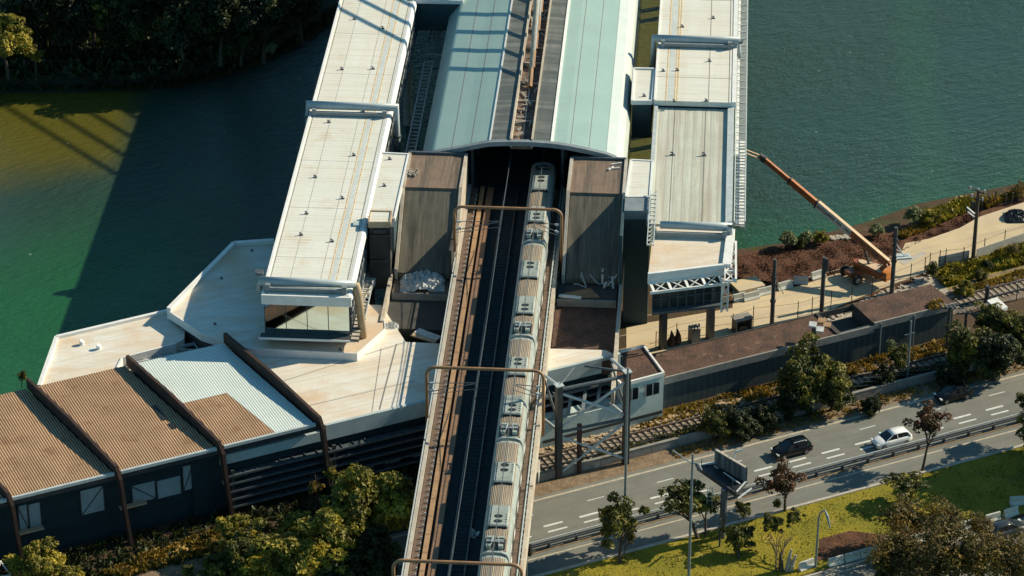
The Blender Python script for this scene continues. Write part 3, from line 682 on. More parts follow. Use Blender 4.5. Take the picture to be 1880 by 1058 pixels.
# ---- glazed white bridge galleries
def gallery(name, label, n0, n1, segs, side_ladder):
    pass
RZ = 14.5
e0 = sn(560, 541, RZ)[0]
nL, nR = sn(492, 505, 14.5)[1] - .05, sn(651, 510, 14.5)[1] - .1
g1 = root('bridge_gallery', 'long white roofed gallery left of the arched shed ending in a mirrored glass front', 'gallery', SN(350, -43, 0))
S1 = 440
SB(MB(), nL + .15, nR - .4, RZ - .5, RZ, e0, S1).build('roof', 'white_roof', g1)
m = MB(); SB(m, nL - .12, nL + .15, RZ - .6, RZ + .14, e0, S1); m.build('roof_edge', 'white_trim', g1)
m = MB()
m.loft([[SN(s, nR - .4, RZ + .02), SN(s, nR - .1, RZ + .06), SN(s, nR + .2, RZ - .1), SN(s, nR + .3, RZ - .5), SN(s, nR - .4, RZ - .5)] for s in (e0, S1)])
m.build('roof_edge', 'white_trim', g1)
m = MB(); SB(m, nL + .38, nL + .44, RZ, RZ + .03, e0, S1); SB(m, nR - .62, nR - .56, RZ, RZ + .03, e0, S1)
for px, py in ((594, 270), (646, 270)):
    n = sn(px, py, RZ)[1]; SB(m, n - .015, n + .015, RZ, RZ + .012, e0, S1)
for k in range(14): s = sn(560, 490 - 0, RZ)[0] + 2 + k * 11.2; SB(m, nL + .2, nR - .5, RZ, RZ + .012, s, s + .03)
m.build('roof_seams', 'seam', g1)
for px in (660.5, 674):
    n = sn(px, 270, RZ)[1]; m = MB(); k = e0 + .2
    while k < S1: SB(m, n - .055, n + .055, RZ, RZ + .022, k, k + 1.25); k += 1.45
    m.build('safety_line', 'yellow', g1, label='worn yellow dashed line along the roof')
n1_, n2_ = sn(660.5, 270, RZ)[1], sn(674, 270, RZ)[1]
SB(MB(), n1_ + .15, n2_ - .15, RZ, RZ + .012, e0, S1).build('walk_strip', M('pale_blue_strip', (.62, .66, .63), (.56, .60, .57), .5, .6, stripe=(AD, .9, (.50, .53, .50), .1, 0)), g1)
def vent(parent, x, y, z, sc=1.0):
    v = MB(); v.tube([(x, y, z), (x, y, z + .32 * sc), (x - .25 * sc, y, z + .40 * sc)], .10 * sc, 6); v.obox((x, y), (1, 0), .5 * sc, .4 * sc, z, z + .06); v.build('roof_vent', 'mid_steel', parent)
for px, py in ((651, 36), (703, 53), (628, 128), (685, 127), (604, 225), (667, 205), (579, 326), (629, 365), (553, 432), (610, 444), (650, 286), (563, 393)):
    x, y = at(px, py, RZ); vent(g1, x, y, RZ, .8)
m = MB(); SB(m, nR - .45, nR + .02, 9.4, RZ - .5, e0 + .5, S1); m.build('side_glazing', 'dark_glass', g1)
m = MB(); k = e0 + 1
while k < S1: SB(m, nR + .02, nR + .09, 9.4, RZ - .5, k, k + .12); k += 1.6
for z in (9.4, 11.6): SB(m, nR + .02, nR + .1, z, z + .12, e0 + .5, S1)
m.build('mullions', 'grey_trim', g1)
SB(MB(), nL, nL + .3, 9.4, RZ - .5, e0 + .5, S1).build('side_wall', 'grey_trim', g1)
SB(MB(), nL, nR, 8.7, 9.4, e0 + .5, S1).build('floor_slab', 'dark_concrete', g1)
# front: lip, fascia, mirror glass, sill
SB(MB(), nL - .12, nR + .2, RZ - 1.15, RZ - .02, e0 - .38, e0).build('end_fascia', 'white_trim', g1)
SB(MB(), nL + .1, nR - .1, 9.6, RZ - 1.15, e0 + .12, e0 + .35).build('mirror_glass', 'mirror', g1)
for k in range(5):
    n = nL + .1 + (nR - nL - .2) * k / 4; SB(MB(), n - .035, n + .035, 9.6, RZ - 1.15, e0 + .04, e0 + .13).build('mullion', 'dark_steel', g1)
m = MB(); SB(m, nL - .5, nR + .5, 9.3, 9.55, e0 - .9, e0 + .3); m.build('sill', 'white_trim', g1)
m = MB(); SB(m, nL - .4, nR + .4, 9.55, 9.59, e0 - .8, e0 + .1); SB(m, nR + .0, nR + .95, 9.4, 9.55, e0 - .9, e0 + 7); m.build('sill_grating', 'dark_steel', g1)
m = MB(); k = e0 - .7
while k < e0 + 7: SB(m, nR + .1, nR + .9, 9.55, 9.61, k, k + .5); k += .8
m.build('walk_grating', 'cream', g1)
# right gallery
rS = {y: sn(1270, y, RZ)[0] for y in (190, 75, 0)}
sB = sn(1262, 411, 13.9)[0]; sMid = rS[190]
kL, kR = sn(1215, 5, 14.5)[1], sn(1350, 100, 14.5)[1] - .3
g2 = root('bridge_gallery', 'white and ribbed grey roofed gallery on the right with a dark glazed end on columns', 'gallery', SN(350, -1.7, 0))
SB(MB(), kL, kR, RZ - .4, RZ + .25, sMid, 440).build('roof', 'white_roof', g2, label='raised clean white roof half')
m = MB(); SB(m, kR, kR + .5, RZ - .5, RZ + .32, sMid, 440); SB(m, kL - .2, kL, RZ - .5, RZ + .36, sMid, 440); m.build('roof_edge', 'white_trim', g2)
m = MB()
zt = RZ + .25
for px in (1302,): n = sn(px, 150, zt)[1]; SB(m, n - .03, n + .03, zt, zt + .02, sMid, 440)
n = kR - .35; SB(m, n - .03, n + .03, zt, zt + .03, sMid, 440)
for k in range(9): s = sn(1270, 143, zt)[0] + k * 11.0 - 0; SB(m, kL, kR, zt, zt + .015, s, s + .07)
m.build('roof_seams', 'seam', g2)
for px, dx in ((1222, 0), (1238, .0), (1242.5, 0)):
    n = sn(px, 190, zt)[1]; m = MB(); SB(m, n - .06, n + .06, zt, zt + .022, sMid, 440); m.build('safety_line', 'yellow', g2, label='worn orange line along the white roof')
n1_, n2_ = sn(1225, 190, zt)[1], sn(1236, 190, zt)[1]
SB(MB(), n1_, n2_, zt, zt + .012, sMid, 440).build('walk_strip', bpy.data.materials['pale_blue_strip'], g2)
for px, py in ((1310, 34), (1253, 50), (1303, 113), (1244, 130), (1218, 131), (1238, 187), (1297, 186)): x, y = at(px, py, zt); vent(g2, x, y, zt, .8)
z2 = 13.85
SB(MB(), kL + .35, kR - .45, z2 - .3, z2, sB - .2, sMid).build('roof', 'corrug_grey', g2, label='ribbed grey stained roof half')
m = MB(); SB(m, kL - .1, kL + .35, z2 - .5, z2 + .35, sB, sMid); SB(m, kR - .45, kR + .3, z2 - .5, z2 + .35, sB, sMid); m.build('roof_edge', 'light_steel', g2)
for px, py in ((1235, 285), (1293, 286)): x, y = at(px, py, z2); vent(g2, x, y, z2, 1.0)
m = MB()
for px in (1235, 1293): n = sn(px, 285, z2)[1]; SB(m, n - .04, n + .04, z2, z2 + .02, sB, sMid)
m.build('roof_seams', 'seam', g2)
# end platform of the right gallery: skewed front edge
zp = 13.7
P = pp([(1190, 506), (1327, 489), (1333, 420), (1200, 416)], zp)
MB().prism(P, zp - .35, zp).build('end_roof', 'rusty_white', g2)
A, B_ = at(1190, 507, zp), at(1328, 490, zp); C_ = at(1336, 425, zp)
def unit(a, b): d = (b[0] - a[0], b[1] - a[1]); l = math.hypot(*d); return (d[0] / l, d[1] / l), l
def wallseg(m, a, b, th, z0, z1, off=0):
    u, l = unit(a, b); c = ((a[0] + b[0]) / 2 - u[1] * off, (a[1] + b[1]) / 2 + u[0] * off); return m.obox(c, u, l, th, z0, z1)
m = MB(); wallseg(m, A, B_, .35, zp - 1.0, zp + .35); wallseg(m, B_, C_, .9, zp - .9, zp + .35, -.35); m.build('parapet', 'white_trim', g2)
# white lattice below the parapet
u, l = unit(A, B_); m = MB(); off = (-.9)
fr = lambda t, z, o=-.7: (A[0] + u[0] * l * t + u[1] * -o * -1 * 1.0, A[1] + u[1] * l * t - u[0] * -o * -1 * -1.0, z)
def frp(t, z, o): return (A[0] + u[0] * l * t + u[1] * o, A[1] + u[1] * l * t - u[0] * o, z)
m.beam(frp(0, zp - 1.55, 1.0), frp(1.05, zp - 1.55, 1.0), .18, .3); m.beam(frp(0, zp - .75, .2), frp(1.0, zp - .75, .2), .12, .15)
for k in range(5):
    t0 = k / 4.4 + .02
    m.beam(frp(t0, zp - .7, .2), frp(t0 + .03, zp - 1.5, 1.0), .3, .12)
    if k < 4:
        m.beam(frp(t0 + .03, zp - 1.5, 1.0), frp(t0 + .21, zp - .75, .25), .1, .1); m.beam(frp(t0 + .03, zp - .75, .25), frp(t0 + .22, zp - 1.5, 1.0), .1, .1)
m.build('sunshade_frame', 'cream' if False else 'white_trim', g2)
# dark glazed end box
zb = 9.1
G0 = [at(1197, 572, zb), at(1322, 558, zb)]
back = [SN(sMid, kR), SN(sMid, kL)]
MB().prism([G0[0], G0[1], at(1331, 520, zb), back[0], back[1]], zb + .25, zp - .95).build('glass_box', 'dark_glass', g2)
m = MB(); u2, l2 = unit(G0[0], G0[1])
for k in range(9):
    t = k / 8; p = (G0[0][0] + u2[0] * l2 * t + u2[1] * .05, G0[0][1] + u2[1] * l2 * t - u2[0] * .05); m.obox(p, u2, .1, .1, zb + .25, zp - 1.4)
for z in (10.6, 11.9): wallseg(m, G0[0], G0[1], .08, z, z + .08, -.06)
m.build('mullions', 'mid_steel', g2)
m = MB(); wallseg(m, G0[0], G0[1], .7, zb - .1, zb + .22, -.3); m.prism([G0[0], G0[1], at(1331, 520, zb), back[0], back[1]], zb - .5, zb + .2); m.build('floor_slab', 'mid_steel', g2)
SB(MB(), kL, kR, 9.1, RZ - .45, sMid + .02, 440).build('side_walls', 'dark_glass', g2)
# white X-braced side tower and ladder walkway
m = MB(); zt = 13.6
xa = [(1333, 447), (1351, 447)]; 
pts = [at3(1331, 446 + 17.5 * k, zt) for k in range(5)]; pts2 = [at3(1351, 446 + 17.5 * k * 1.0, zt) for k in range(5)]
for a, b in zip(pts, pts2): m.beam(a, b, .14, .2)
for k in range(4): m.beam(pts[k], pts2[k + 1], .1, .12); m.beam(pts2[k], pts[k + 1], .1, .12)
m.beam(pts2[0], pts2[-1], .22, .5); m.beam(pts[0], pts[-1], .12, .3)
q0, q1 = at3(1326, 512, 13.1), at3(1338, 510, 13.1); H_ = 3.9
for q in (q0, q1): m.beam(q, (q[0], q[1], 8.9), .14, .14)
for k in range(4):
    z = 12.9 - k * 1.0; m.beam((q0[0], q0[1], z), (q1[0], q1[1], z - 1.0), .09, .09); m.beam((q1[0], q1[1], z), (q0[0], q0[1], z - 1.0), .09, .09)
m.build('bracing_frame', 'white_trim', g2)
wn0, wn1 = kR + .55, kR + 1.75
m = MB(); SB(m, wn0, wn1, 12.5, 12.6, sB + 2, 440); m.build('walkway_deck', M('grating', (.26, .30, .30), (.20, .24, .24), 1, .7, stripe=(AD, .35, (.12, .15, .16), .3, 0)), g2)
m = MB()
for n in (wn0, wn1): SB(m, n - .06, n + .06, 13.5, 13.62, sB + 1.5, 440)
k = sB + 1.5
while k < 440: SB(m, wn0, wn1, 13.5, 13.58, k, k + .1); m.obox(SN(k, wn1), D, .1, .1, 12.5, 13.6); k += 1.95
m.build('walkway_rails', 'light_steel', g2)
m = MB(); k = sB + 2
while k < sB + 22: SB(m, wn0 + .2, wn1 - .1, 12.9, 13.0, k, k + .42); k += .75
m.build('ladder_rungs', 'white_trim', g2)
m = MB(); SB(m, wn0 - .1, wn0 + .35, 12.8, 13.3, sB + 18, 440); m.build('walkway_beam', 'white_trim', g2)
# columns
for px, py, r in ((1216, 640, .42), (1303, 622, .45)):
    x, y = at(px, py, 0); MB().obox((x, y), R, r * 1.6, r * 1.6, 0, zb - .5).build('column', 'dark_steel', g2)
x, y = at(1222, 640, 0); MB().tube([(x, y, 0), (x, y, zb - .4)], .14, 6).build('downpipe', 'dark_steel', g2)
for s in (372, 410):
    for gg, n in ((g2, kL + 1), (g2, kR - 1), (g1, nL + 1.2), (g1, nR - 1.2)):
        MB().tube([SN(s, n, -5), SN(s, n, 8.8)], .6, 10).build('column', 'concrete', gg)
# ---- pipe portals around the galleries
def portal(name_, label, s, n0, n1, zt, zl, zr, r, ends=True, inner=None):
    t = root('pipe_portal', label, 'pipe frame', SN(s, (n0 + n1) / 2, zt), group='thick grey pipe frames around the galleries')
    pts = []
    if zl is not None: pts.append(SN(s, n0, zl))
    pts += [SN(s, n0, zt), SN(s, n1, zt)]
    if zr is not None: pts.append(SN(s, n1, zr))
    m = MB(); m.tube(pts, r, 14); m.build('pipe', 'pipe', t, smooth=True)
    m = MB()
    if zl is not None: m.tube([SN(s, n0, zl + 2.0), SN(s, n0, zl + 2.25)], r * 1.18, 14)
    if zr is not None: m.tube([SN(s, n1, zr + 2.0), SN(s, n1, zr + 2.25)], r * 1.18, 14)
    if m.v: m.build('flange', 'mid_steel', t)
    if inner:
        a, b, z = inner; m = MB(); SB(m, a, b, z, z + .4, s - 1.0, s - .65)
        for n in (a, b): m.obox(SN(s - .8, n), D, .5, .5, z - .3, z + .75)
        m.build('cross_beam', 'grey_trim', t)
portal('', 'grey pipe frame over the left white roof halfway up', sn(640, 195, 15.45)[0], nL - .35, nR + .85, 15.45, 11.9, 9.6, .42, inner=(nL + .5, nR - .5, 14.65))
portal('', 'pale pipe frame over the mirrored front end of the left gallery', sn(560, 519, 15.25)[0], nL - .45, nR + .55, 15.25, 14.2, None, .42, inner=(nL + .5, nR - .6, 14.65))
s_p = sn(560, 519, 15.25)[0]
t = MB().tube([SN(s_p, nR + .55, 15.25), SN(s_p + .1, nR + .75, 13.9), SN(s_p + .7, nR + 1.1, 8.3)], [.42, .45, .40], 14).build('bent_pipe', 'pipe_tan', smooth=True)
setp(t, 'tan stained pipe leg bending down beside the mirrored glass front', 'pipe')
portal('', 'grey pipe frame over the right white roof near the top', sn(1280, 73, 15.5)[0], sn(1200, 73, 15.5)[1], sn(1357, 75, 15.5)[1], 15.5, 9.5, 13.3, .42, inner=(kL + .5, kR - .4, 14.95))
portal('', 'short grey pipe frame at the lower end of the ribbed grey roof', sn(1275, 415, 14.8)[0], sn(1212, 413, 14.8)[1], sn(1342, 418, 14.8)[1], 14.8, None, 13.0, .42, inner=(kL + .8, kR - .5, 14.0))
# ---- cable trays hung beside the left gallery
m = MB(); tA, tB = sn(729, 232, 8)[1], 1.0
m = MB()
for n in (-35.6, -34.55): SB(m, n - .07, n + .07, 8.3, 8.5, 334.5, 366)
k = 334.5
while k < 366: SB(m, -35.6, -34.55, 8.32, 8.44, k, k + .14); k += .95
for n in (-35.6, -34.55): SB(m, n - .07, n + .07, 8.3, 8.5, 370, 378)
k = 370
while k < 378: SB(m, -35.6, -34.55, 8.32, 8.44, k, k + .14); k += 1.4
SB(m, -35.6, -32.6, 8.5, 8.7, 367.6, 367.8)
setp(m.build('cable_tray', 'light_steel'), 'white ladder cable tray hanging over dark water between left gallery and shed', 'cable tray')
m = MB()
for n in (-37.25, -36.3): SB(m, n - .06, n + .06, 8.4, 8.6, e0 + 5.5, e0 + 14)
k = e0 + 5.5
while k < e0 + 14: SB(m, -37.25, -36.3, 8.42, 8.56, k, k + .14); k += .9
setp(m.build('cable_tray', 'light_steel'), 'short white ladder tray beside the elevator tower and mirrored gallery', 'cable tray')
m = MB(); a, b = sn(1200, 352, 14.8), sn(1194, 452, 14.8); n = (a[1] + b[1]) / 2
for dn in (-.35, .35): SB(m, n + dn - .05, n + dn + .05, 14.8, 15.0, b[0], a[0])
k = b[0]
while k < a[0] - .9:
    m.beam(SN(k, n - .35, 14.9), SN(k + .95, n + .35, 14.9), .06, .06); SB(m, n - .35, n + .35, 14.85, 14.95, k, k + .07); k += .95
setp(m.build('cable_tray', 'light_steel'), 'pale lattice tray lying beside the black lift tower', 'cable tray')
# ---- link roofs
def link(label, poly, z, zlow, rim=.2):
    t = root('link_roof', label, 'roof', poly[0] + (zlow,))
    MB().prism(poly, z - .3, z).build('roof', 'white_roof', t)
    c = (sum(p[0] for p in poly) / 4, sum(p[1] for p in poly) / 4)
    ins = [(c[0] + (p[0] - c[0]) * .96, c[1] + (p[1] - c[1]) * .96) for p in poly]
    MB().prism(ins, zlow, z - .3).build('walls', 'tower_black', t)
    m = MB()
    for i in range(len(poly)): wallseg(m, poly[i], poly[(i + 1) % len(poly)], .22, z - .35, z + rim)
    m.build('rim', 'white_trim', t)
    return t
t = link('small white link roof between the shed and the right gallery', pp([(1164, 127), (1202, 128), (1197, 187), (1160, 187)], RZ), RZ, 9.6)
x, y = at(1183, 177, RZ); vent(t, x, y, RZ, .8)
link('white link roof at the top edge between left gallery and shed', pp([(757, -50), (856, -48), (849, 3), (752, 1)], RZ), RZ, 10.3)
t = link('narrow white roof joining the left gallery to the brown stair roof', pp([(694, 281), (750, 284), (724, 402), (668, 398)], RZ - .1), RZ - .1, 8.0, .12)
for px, py in ((716, 293), (706, 342)): x, y = at(px, py, RZ - .1); vent(t, x, y, RZ - .1, .8)
t = link('small bright white roof directly behind the black lift tower', pp([(1158, 294), (1198, 296), (1193, 362), (1149, 362)], 14.4), 14.4, 9.0, .1)
# ---- stair roofs either side of the viaduct
def stair(label, n0, n1, trim):
    t = root('stair_roof', label, 'stair roof', SN(325, (n0 + n1) / 2, 7))
    m = MB(); ns = []
    sF, sK, sE, zF, zE = sn(800, 284, 14.3)[0], sn(795, 345, 14.3)[0], sn(780, 502, 8.6)[0], 14.3, 8.6
    m.loft([[SN(s, n0, z0), SN(s, n0, z1), SN(s, n1, z1), SN(s, n1, z0)] for s, z0, z1 in ((sF, 13.6, zF), (sK, 13.6, zF))]); m.build('flat_roof', 'brown_slab', t)
    m = MB(); m.loft([[SN(s, n0 + .25, z - .6), SN(s, n0 + .25, z), SN(s, n1 - .25, z), SN(s, n1 - .25, z - .6)] for s, z in ((sK, zF - .2), (sK - 1.2, zF - .9), (sE, zE))]); m.build('sloping_roof', 'grey_slab', t)
    m = MB()
    for n in (n0, n1):
        m.loft([[SN(s, n - .18, z - 5), SN(s, n - .18, z), SN(s, n + .18, z), SN(s, n + .18, z - 5)] for s, z in ((sF + .1, zF + .22), (sK, zF + .2), (sE, zE + .4))])
    m.build('side_parapet', trim, t)
    m = MB(); SB(m, n0, n1, zF, zF + .3, sF - .1, sF + .2); m.build('back_kerb', 'mid_steel', t)
    SB(MB(), n0 + .3, n1 - .3, 7.0, 13.5, sK + .5, sF - .2).build('landing_body', 'dark_concrete', t)
    return t
stair('brown weathered stair roof left of the viaduct, sloping down to the white tarps', sn(742, 345, 14.3)[1] - .1, sn(846, 345, 14.3)[1], 'cream')
stair('brown weathered stair roof right of the viaduct, half shaded by the lift tower', sn(1044, 345, 14.3)[1], sn(1146, 345, 14.3)[1], 'concrete_light')
# white rods lying on the right stair roof
m = MB()
for a, b in (((1122, 302), (1142, 299)), ((1116, 310), (1138, 308)), ((1118, 312), (1126, 306))): m.beam(at3(*a, 14.45), at3(*b, 14.45), .12, .12)
setp(m.build('white_rods', 'white_trim'), 'three white rods lying on the brown right stair roof', 'rods')
m = MB()
for k in range(16):
    x, y = at(759 + RNG.uniform(-8, 8), 318 + RNG.uniform(-6, 6), 14.4); a = RNG.uniform(0, 3); m.obox((x, y), (math.cos(a), math.sin(a)), .5, .12, 14.3, 14.45 + RNG.uniform(0, .2))
setp(m.build('scrap_heap', 'stone'), 'small pale scrap heap on the brown left stair roof', 'scrap')
# ---- lift towers
t = root('lift_tower', 'dark lift tower with a pale square cap beside the left gallery', 'lift tower', at(696, 530, 7) + (7,))
TP = pp([(680, 388), (719, 389), (716, 409), (677, 409)], 15.3)
MB().prism(TP, 14.8, 15.3).build('cap', 'white_roof', t)
m = MB()
for i in range(4): wallseg(m, TP[i], TP[(i + 1) % 4], .16, 14.7, 15.42)
m.build('cap_rim', 'pipe_tan', t)
c = (sum(p[0] for p in TP) / 4, sum(p[1] for p in TP) / 4); ins = [(c[0] + (p[0] - c[0]) * .97, c[1] + (p[1] - c[1]) * .97) for p in TP]
MB().prism(ins, 6.9, 14.8).build('shaft', 'dark_concrete', t)
f0, f1 = at(678, 409, 15.3), at(716, 409, 15.3)
m = MB()
for z in (13.7, 10.5): wallseg(MB(), f0, f1, .25, z, z + .18, -.1).build('floor_band', 'dark_steel', t)
u, l = unit(f0, f1); m.obox((f0[0] + u[0] * l * .5, f0[1] - .12), u, l * .6, .12, 14.0, 14.5)
m.build('grille', 'dark_steel', t)
m = MB(); x, y = at(719.5, 412, 14.9); m.box(x - .12, x + .25, y - .6, y + .6, 11.8, 14.9); m.build('fin', 'mid_steel', t)
m = MB(); x, y = at(657, 410, 14.7); m.box(x - .5, x + .4, y - .4, y + .5, 13.5, 14.7); setp(m.build('vent_box', 'blue_fascia'), 'pale blue metal box perched on the left gallery roof edge by the lift tower', 'box')
m = MB()
for z in (8.6, 10.0, 11.4):
    x, y = at(667, 430, 11.4); m.box(x - .5, x + .5, y - .6, y, z, z + .25)
m.beam((x - .1, y - .7, 7), (x - .1, y - .7, 12.3), .12, .12); setp(m.build('service_steps', 'rust_pipe'), 'rusty service steps squeezed between lift tower and left gallery', 'steps')
t = root('lift_tower', 'tall black lift tower with a grey capped top right of the viaduct', 'lift tower', at(1170, 600, 0) + (0,))
TP = pp([(1148, 363), (1195, 364), (1194, 387), (1146, 387)], 14.6)
MB().prism(TP, 13.5, 14.6).build('cap', 'grey_trim', t)
c = (sum(p[0] for p in TP) / 4, sum(p[1] for p in TP) / 4); ins = [(c[0] + (p[0] - c[0]) * .96, c[1] + (p[1] - c[1]) * .96) for p in TP]
MB().prism(ins, 0, 13.5).build('shaft', 'tower_black', t)
m = MB(); x, y = ins[2] if ins[2][0] > ins[3][0] else ins[3]; m.box(x - .02, x + .08, y - .08, y + .05, 3.5, 13.4); m.build('corner_trim', 'cream', t)
# ---- terminal building under the viaduct end
tb = root('terminal_building', 'broad low building with a white rust stained roof passing under the viaduct', 'building', RQ(118, 268, 0))
z3 = 7.4; qf = (rq(590, 777, z3)[1] + rq(1130, 655, z3)[1]) / 2
W3 = [RQ(rq(590, 777, z3)[0], qf), RQ(rq(1132, 655, z3)[0], qf)] + pp([(1112, 643), (1000, 640), (808, 631), (745, 628), (700, 560), (560, 560), (420, 625)], z3)
MB().prism(W3, z3 - .5, z3).build('white_roof', 'rusty_white', tb)
m = MB()
for a, b in (((485, 711), (745, 628)), ((568, 745), (760, 700))):
    m.beam(at3(*a, z3 + .01), at3(*b, z3 + .01), .05, .03)
m.beam(at3(728, 632, z3 + .01), at3(697, 752, z3 + .01), .12, .04); m.beam(at3(700, 640, z3 + .01), at3(683, 756, z3 + .01), .05, .03)
m.build('roof_seams', 'seam', tb)
m = MB(); m.prism([RQ(102.6, qf - .35), RQ(136.5, qf - .35), RQ(136.5, qf), RQ(102.6, qf)], z3 - 1.7, z3 + .12); m.build('fascia', 'blue_fascia', tb)
m = MB(); m.prism([RQ(91, qf - .35), RQ(102.6, qf - .35), RQ(102.6, qf), RQ(91, qf)], z3 - 1.6, z3 - .5); m.build('fascia', 'blue_fascia', tb)
for sd_, n0, n1 in ((0, -34.4, -27.6), (1, -16.0, -9.1)):
    sf = 303 if sd_ == 0 else 297.6
    SB(MB(), n0, n1, 5.5, 7.12, sf, 326).build('brown_roof', 'dark_concrete' if sd_ == 0 else 'gravel_brown', tb)
for k in range(5):                                             # louvre trays stepping down the front
    z = 4.6 - k * .95
    m = MB(); m.prism([RQ(91.5, qf - 1.15), RQ(137, qf - 1.15), RQ(137, qf - .3), RQ(91.5, qf - .3)], z, z + .10); m.prism([RQ(91.5, qf - 1.2), RQ(137, qf - 1.2), RQ(137, qf - 1.1), RQ(91.5, qf - 1.1)], z, z + .24)
    for j in range(34): m.obox(RQ(92 + j * 1.35, qf - .7), Q, .9, .07, z + .1, z + .22)
    m.build('louvre', 'mid_steel', tb)
m = MB(); m.prism([RQ(88, qf), RQ(137, qf), RQ(137, qf + 3), RQ(88, qf + 3)], 0, z3 - .55); m.build('front_wall', 'dark_wall', tb)
for j in range(5): MB().obox(RQ(92 + j * 11.2, qf - .9), R, .35, .35, 0, 5.3).build('post', 'dark_steel', tb)
m = MB()
m.beam(RQ(92, qf - .5, .5), RQ(120, qf - .5, .5), .2, .15)
for j in range(3):
    m.obox(RQ(107 + j * 3.0, qf - .2), R, 1.7, .1, -.0, 1.1)
m.build('low_windows', 'panel_glass', tb)
# octagonal deck under the left gallery
oc = root('octagonal_roof', 'angular white deck with raised rim beneath the mirrored gallery end', 'roof', at(480, 600, 7) + (5.5,))
z8 = 8.3
OP = pp([(310, 572), (430, 451), (503, 446), (640, 446), (712, 480), (665, 545), (706, 588), (707, 604), (655, 650), (455, 640), (370, 613)], z8)
MB().prism(OP, 7.45, z8).build('deck', 'rusty_white', oc)
m = MB()
for i in (0, 1): wallseg(m, OP[i], OP[i + 1], .5, 7.3, z8 + .45)
for i in (6, 7, 8, 9, 10): wallseg(m, OP[i], OP[(i + 1) % 11], .12, 7.42, z8 + .08)
m.build('rim', 'white_trim', oc)
for px, py in ((463, 461), (407, 512), (395, 596), (664, 603), (664, 617), (625, 643)): x, y = at(px, py, z8); vent(oc, x, y, z8, .6)
MB().prism([(p[0] + (OP[9][0] - p[0]) * .1, p[1] + (OP[9][1] - p[1]) * .1) for p in OP], -4, 7.44).build('base', 'dark_concrete', oc)
MB().beam(at3(310, 570, z8 + .46), at3(430, 450, z8 + .46), .5, .02) if False else None
# left low deck
ld = root('riverside_roof', 'pale rust streaked flat roof with white rim at the left river edge', 'roof', at(200, 650, 5) + (0,))
z7 = 7.0
LP = pp([(72, 712), (104, 622), (308, 574), (340, 604), (338, 622), (322, 632), (224, 658), (215, 676), (205, 700)], z7)
MB().prism(LP, 5.4, z7).build('deck', 'rusty_white', ld)
m = MB()
for i in (0, 1): wallseg(m, LP[i], LP[i + 1], .4, 5.4, z7 + .35)
for i in (5, 6): wallseg(m, LP[i], LP[i + 1], .2, 5.8, z7 + .12)
m.build('rim', 'white_trim', ld)
for px, py in ((150, 633), (181, 641)): x, y = at(px, py, z7); MB().tube([(x, y, z7), (x, y, z7 + .3), (x + .1, y, z7 + .45)], [.25, .22, .3], 8).build('roof_vent', 'white_trim', ld)
a, b, c_, d_ = at3(228, 660, 6.2), at3(398, 622, 6.2), at3(236, 670, 6.2), at3(408, 634, 6.2)
m = MB(); m.beam(a, b, .2, .3); m.beam(c_, d_, .2, .3)
for k in range(5):
    A_ = Vector(a).lerp(Vector(b), k / 4); B2 = Vector(c_).lerp(Vector(d_), k / 4); m.beam(A_, B2, .12, .2)
    if k < 4: m.beam(A_, Vector(c_).lerp(Vector(d_), (k + 1) / 4), .12, .15)
m.prism([p[:2] for p in (a, b, d_, c_)], 5.2, 5.4)
m.build('edge_truss', 'light_steel', ld)
inner = [(p[0] * .9 + LP[6][0] * .1, p[1] * .9 + LP[6][1] * .1) for p in LP]
MB().prism(inner, -4, 5.4).build('base', 'dark_concrete', ld)
# ---- landings with rubble
t = root('stair_landing', 'brown landing under the white tarp heap left of the viaduct', 'landing', SN(311, -31, 7))
SB(MB(), -34.1, -28.0, 7.25, 7.75, 309.5, 316).build('slab', 'brown_slab', t)
m = MB(); SB(m, -34.1, -28.0, 7.1, 7.8, 309.2, 309.5); m.build('edge_beam', 'concrete', t)
t = root('stair_landing', 'concrete landing with a brown board right of the viaduct in the tower shade', 'landing', SN(308, -12, 7))
s_r = sn(1040, 553, 7.9)[0]
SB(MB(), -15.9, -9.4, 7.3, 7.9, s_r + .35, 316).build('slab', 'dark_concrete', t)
m = MB(); SB(m, -15.9, -9.4, 7.2, 8.0, s_r, s_r + .3); m.build('edge_beam', 'concrete', t)
m = MB()
for n in (-15.7, -13.0): m.obox(SN(s_r + .4, n), D, .35, .35, z3 + .1, 7.3)
m.build('legs', 'concrete', t)
setp(MB().prism(pp([(1028, 540), (1084, 529), (1101, 546), (1030, 548)], 8.0), 7.93, 8.02).build('plywood_board', 'ply'), 'brown plywood board lying on the right landing edge', 'board')
m = MB(); m.beam(at3(1026, 543, 8.15), at3(1067, 547, 8.15), .35, .2); setp(m.build('white_plank', 'white_trim'), 'white plank beside the brown plywood board', 'plank')
# white tarp heap: crumpled sheet
def heap(px, py, z, rx, ry, hh, mat, name, label, cat, seed):
    rg = np.random.RandomState(seed); cx, cy = at(px, py, z); n = 26; vs = []; fs = []
    H = rg.rand(n, n)
    for i in range(n):
        for j in range(n):
            u = i / (n - 1) * 2 - 1; v = j / (n - 1) * 2 - 1; r2 = min(1, u * u * .9 + v * v * .9)
            vs.append((cx + u * rx + (rg.rand() - .5) * .14, cy + v * ry + (rg.rand() - .5) * .14, z + hh * (1 - r2) ** .5 * (.45 + .55 * H[i, j]) * (1 if r2 < 1 else 0)))
    for i in range(n - 1):
        for j in range(n - 1): fs.append((i * n + j, (i + 1) * n + j, (i + 1) * n + j + 1, i * n + j + 1))
    m = MB(); m.add(vs, fs); setp(m.build(name, mat), label, cat)
heap(776, 520, 7.78, 2.45, 1.9, 1.4, 'tarp', 'tarp_heap', 'crumpled heap of white tarpaulin at the foot of the left stair roof', 'tarp heap', 3)
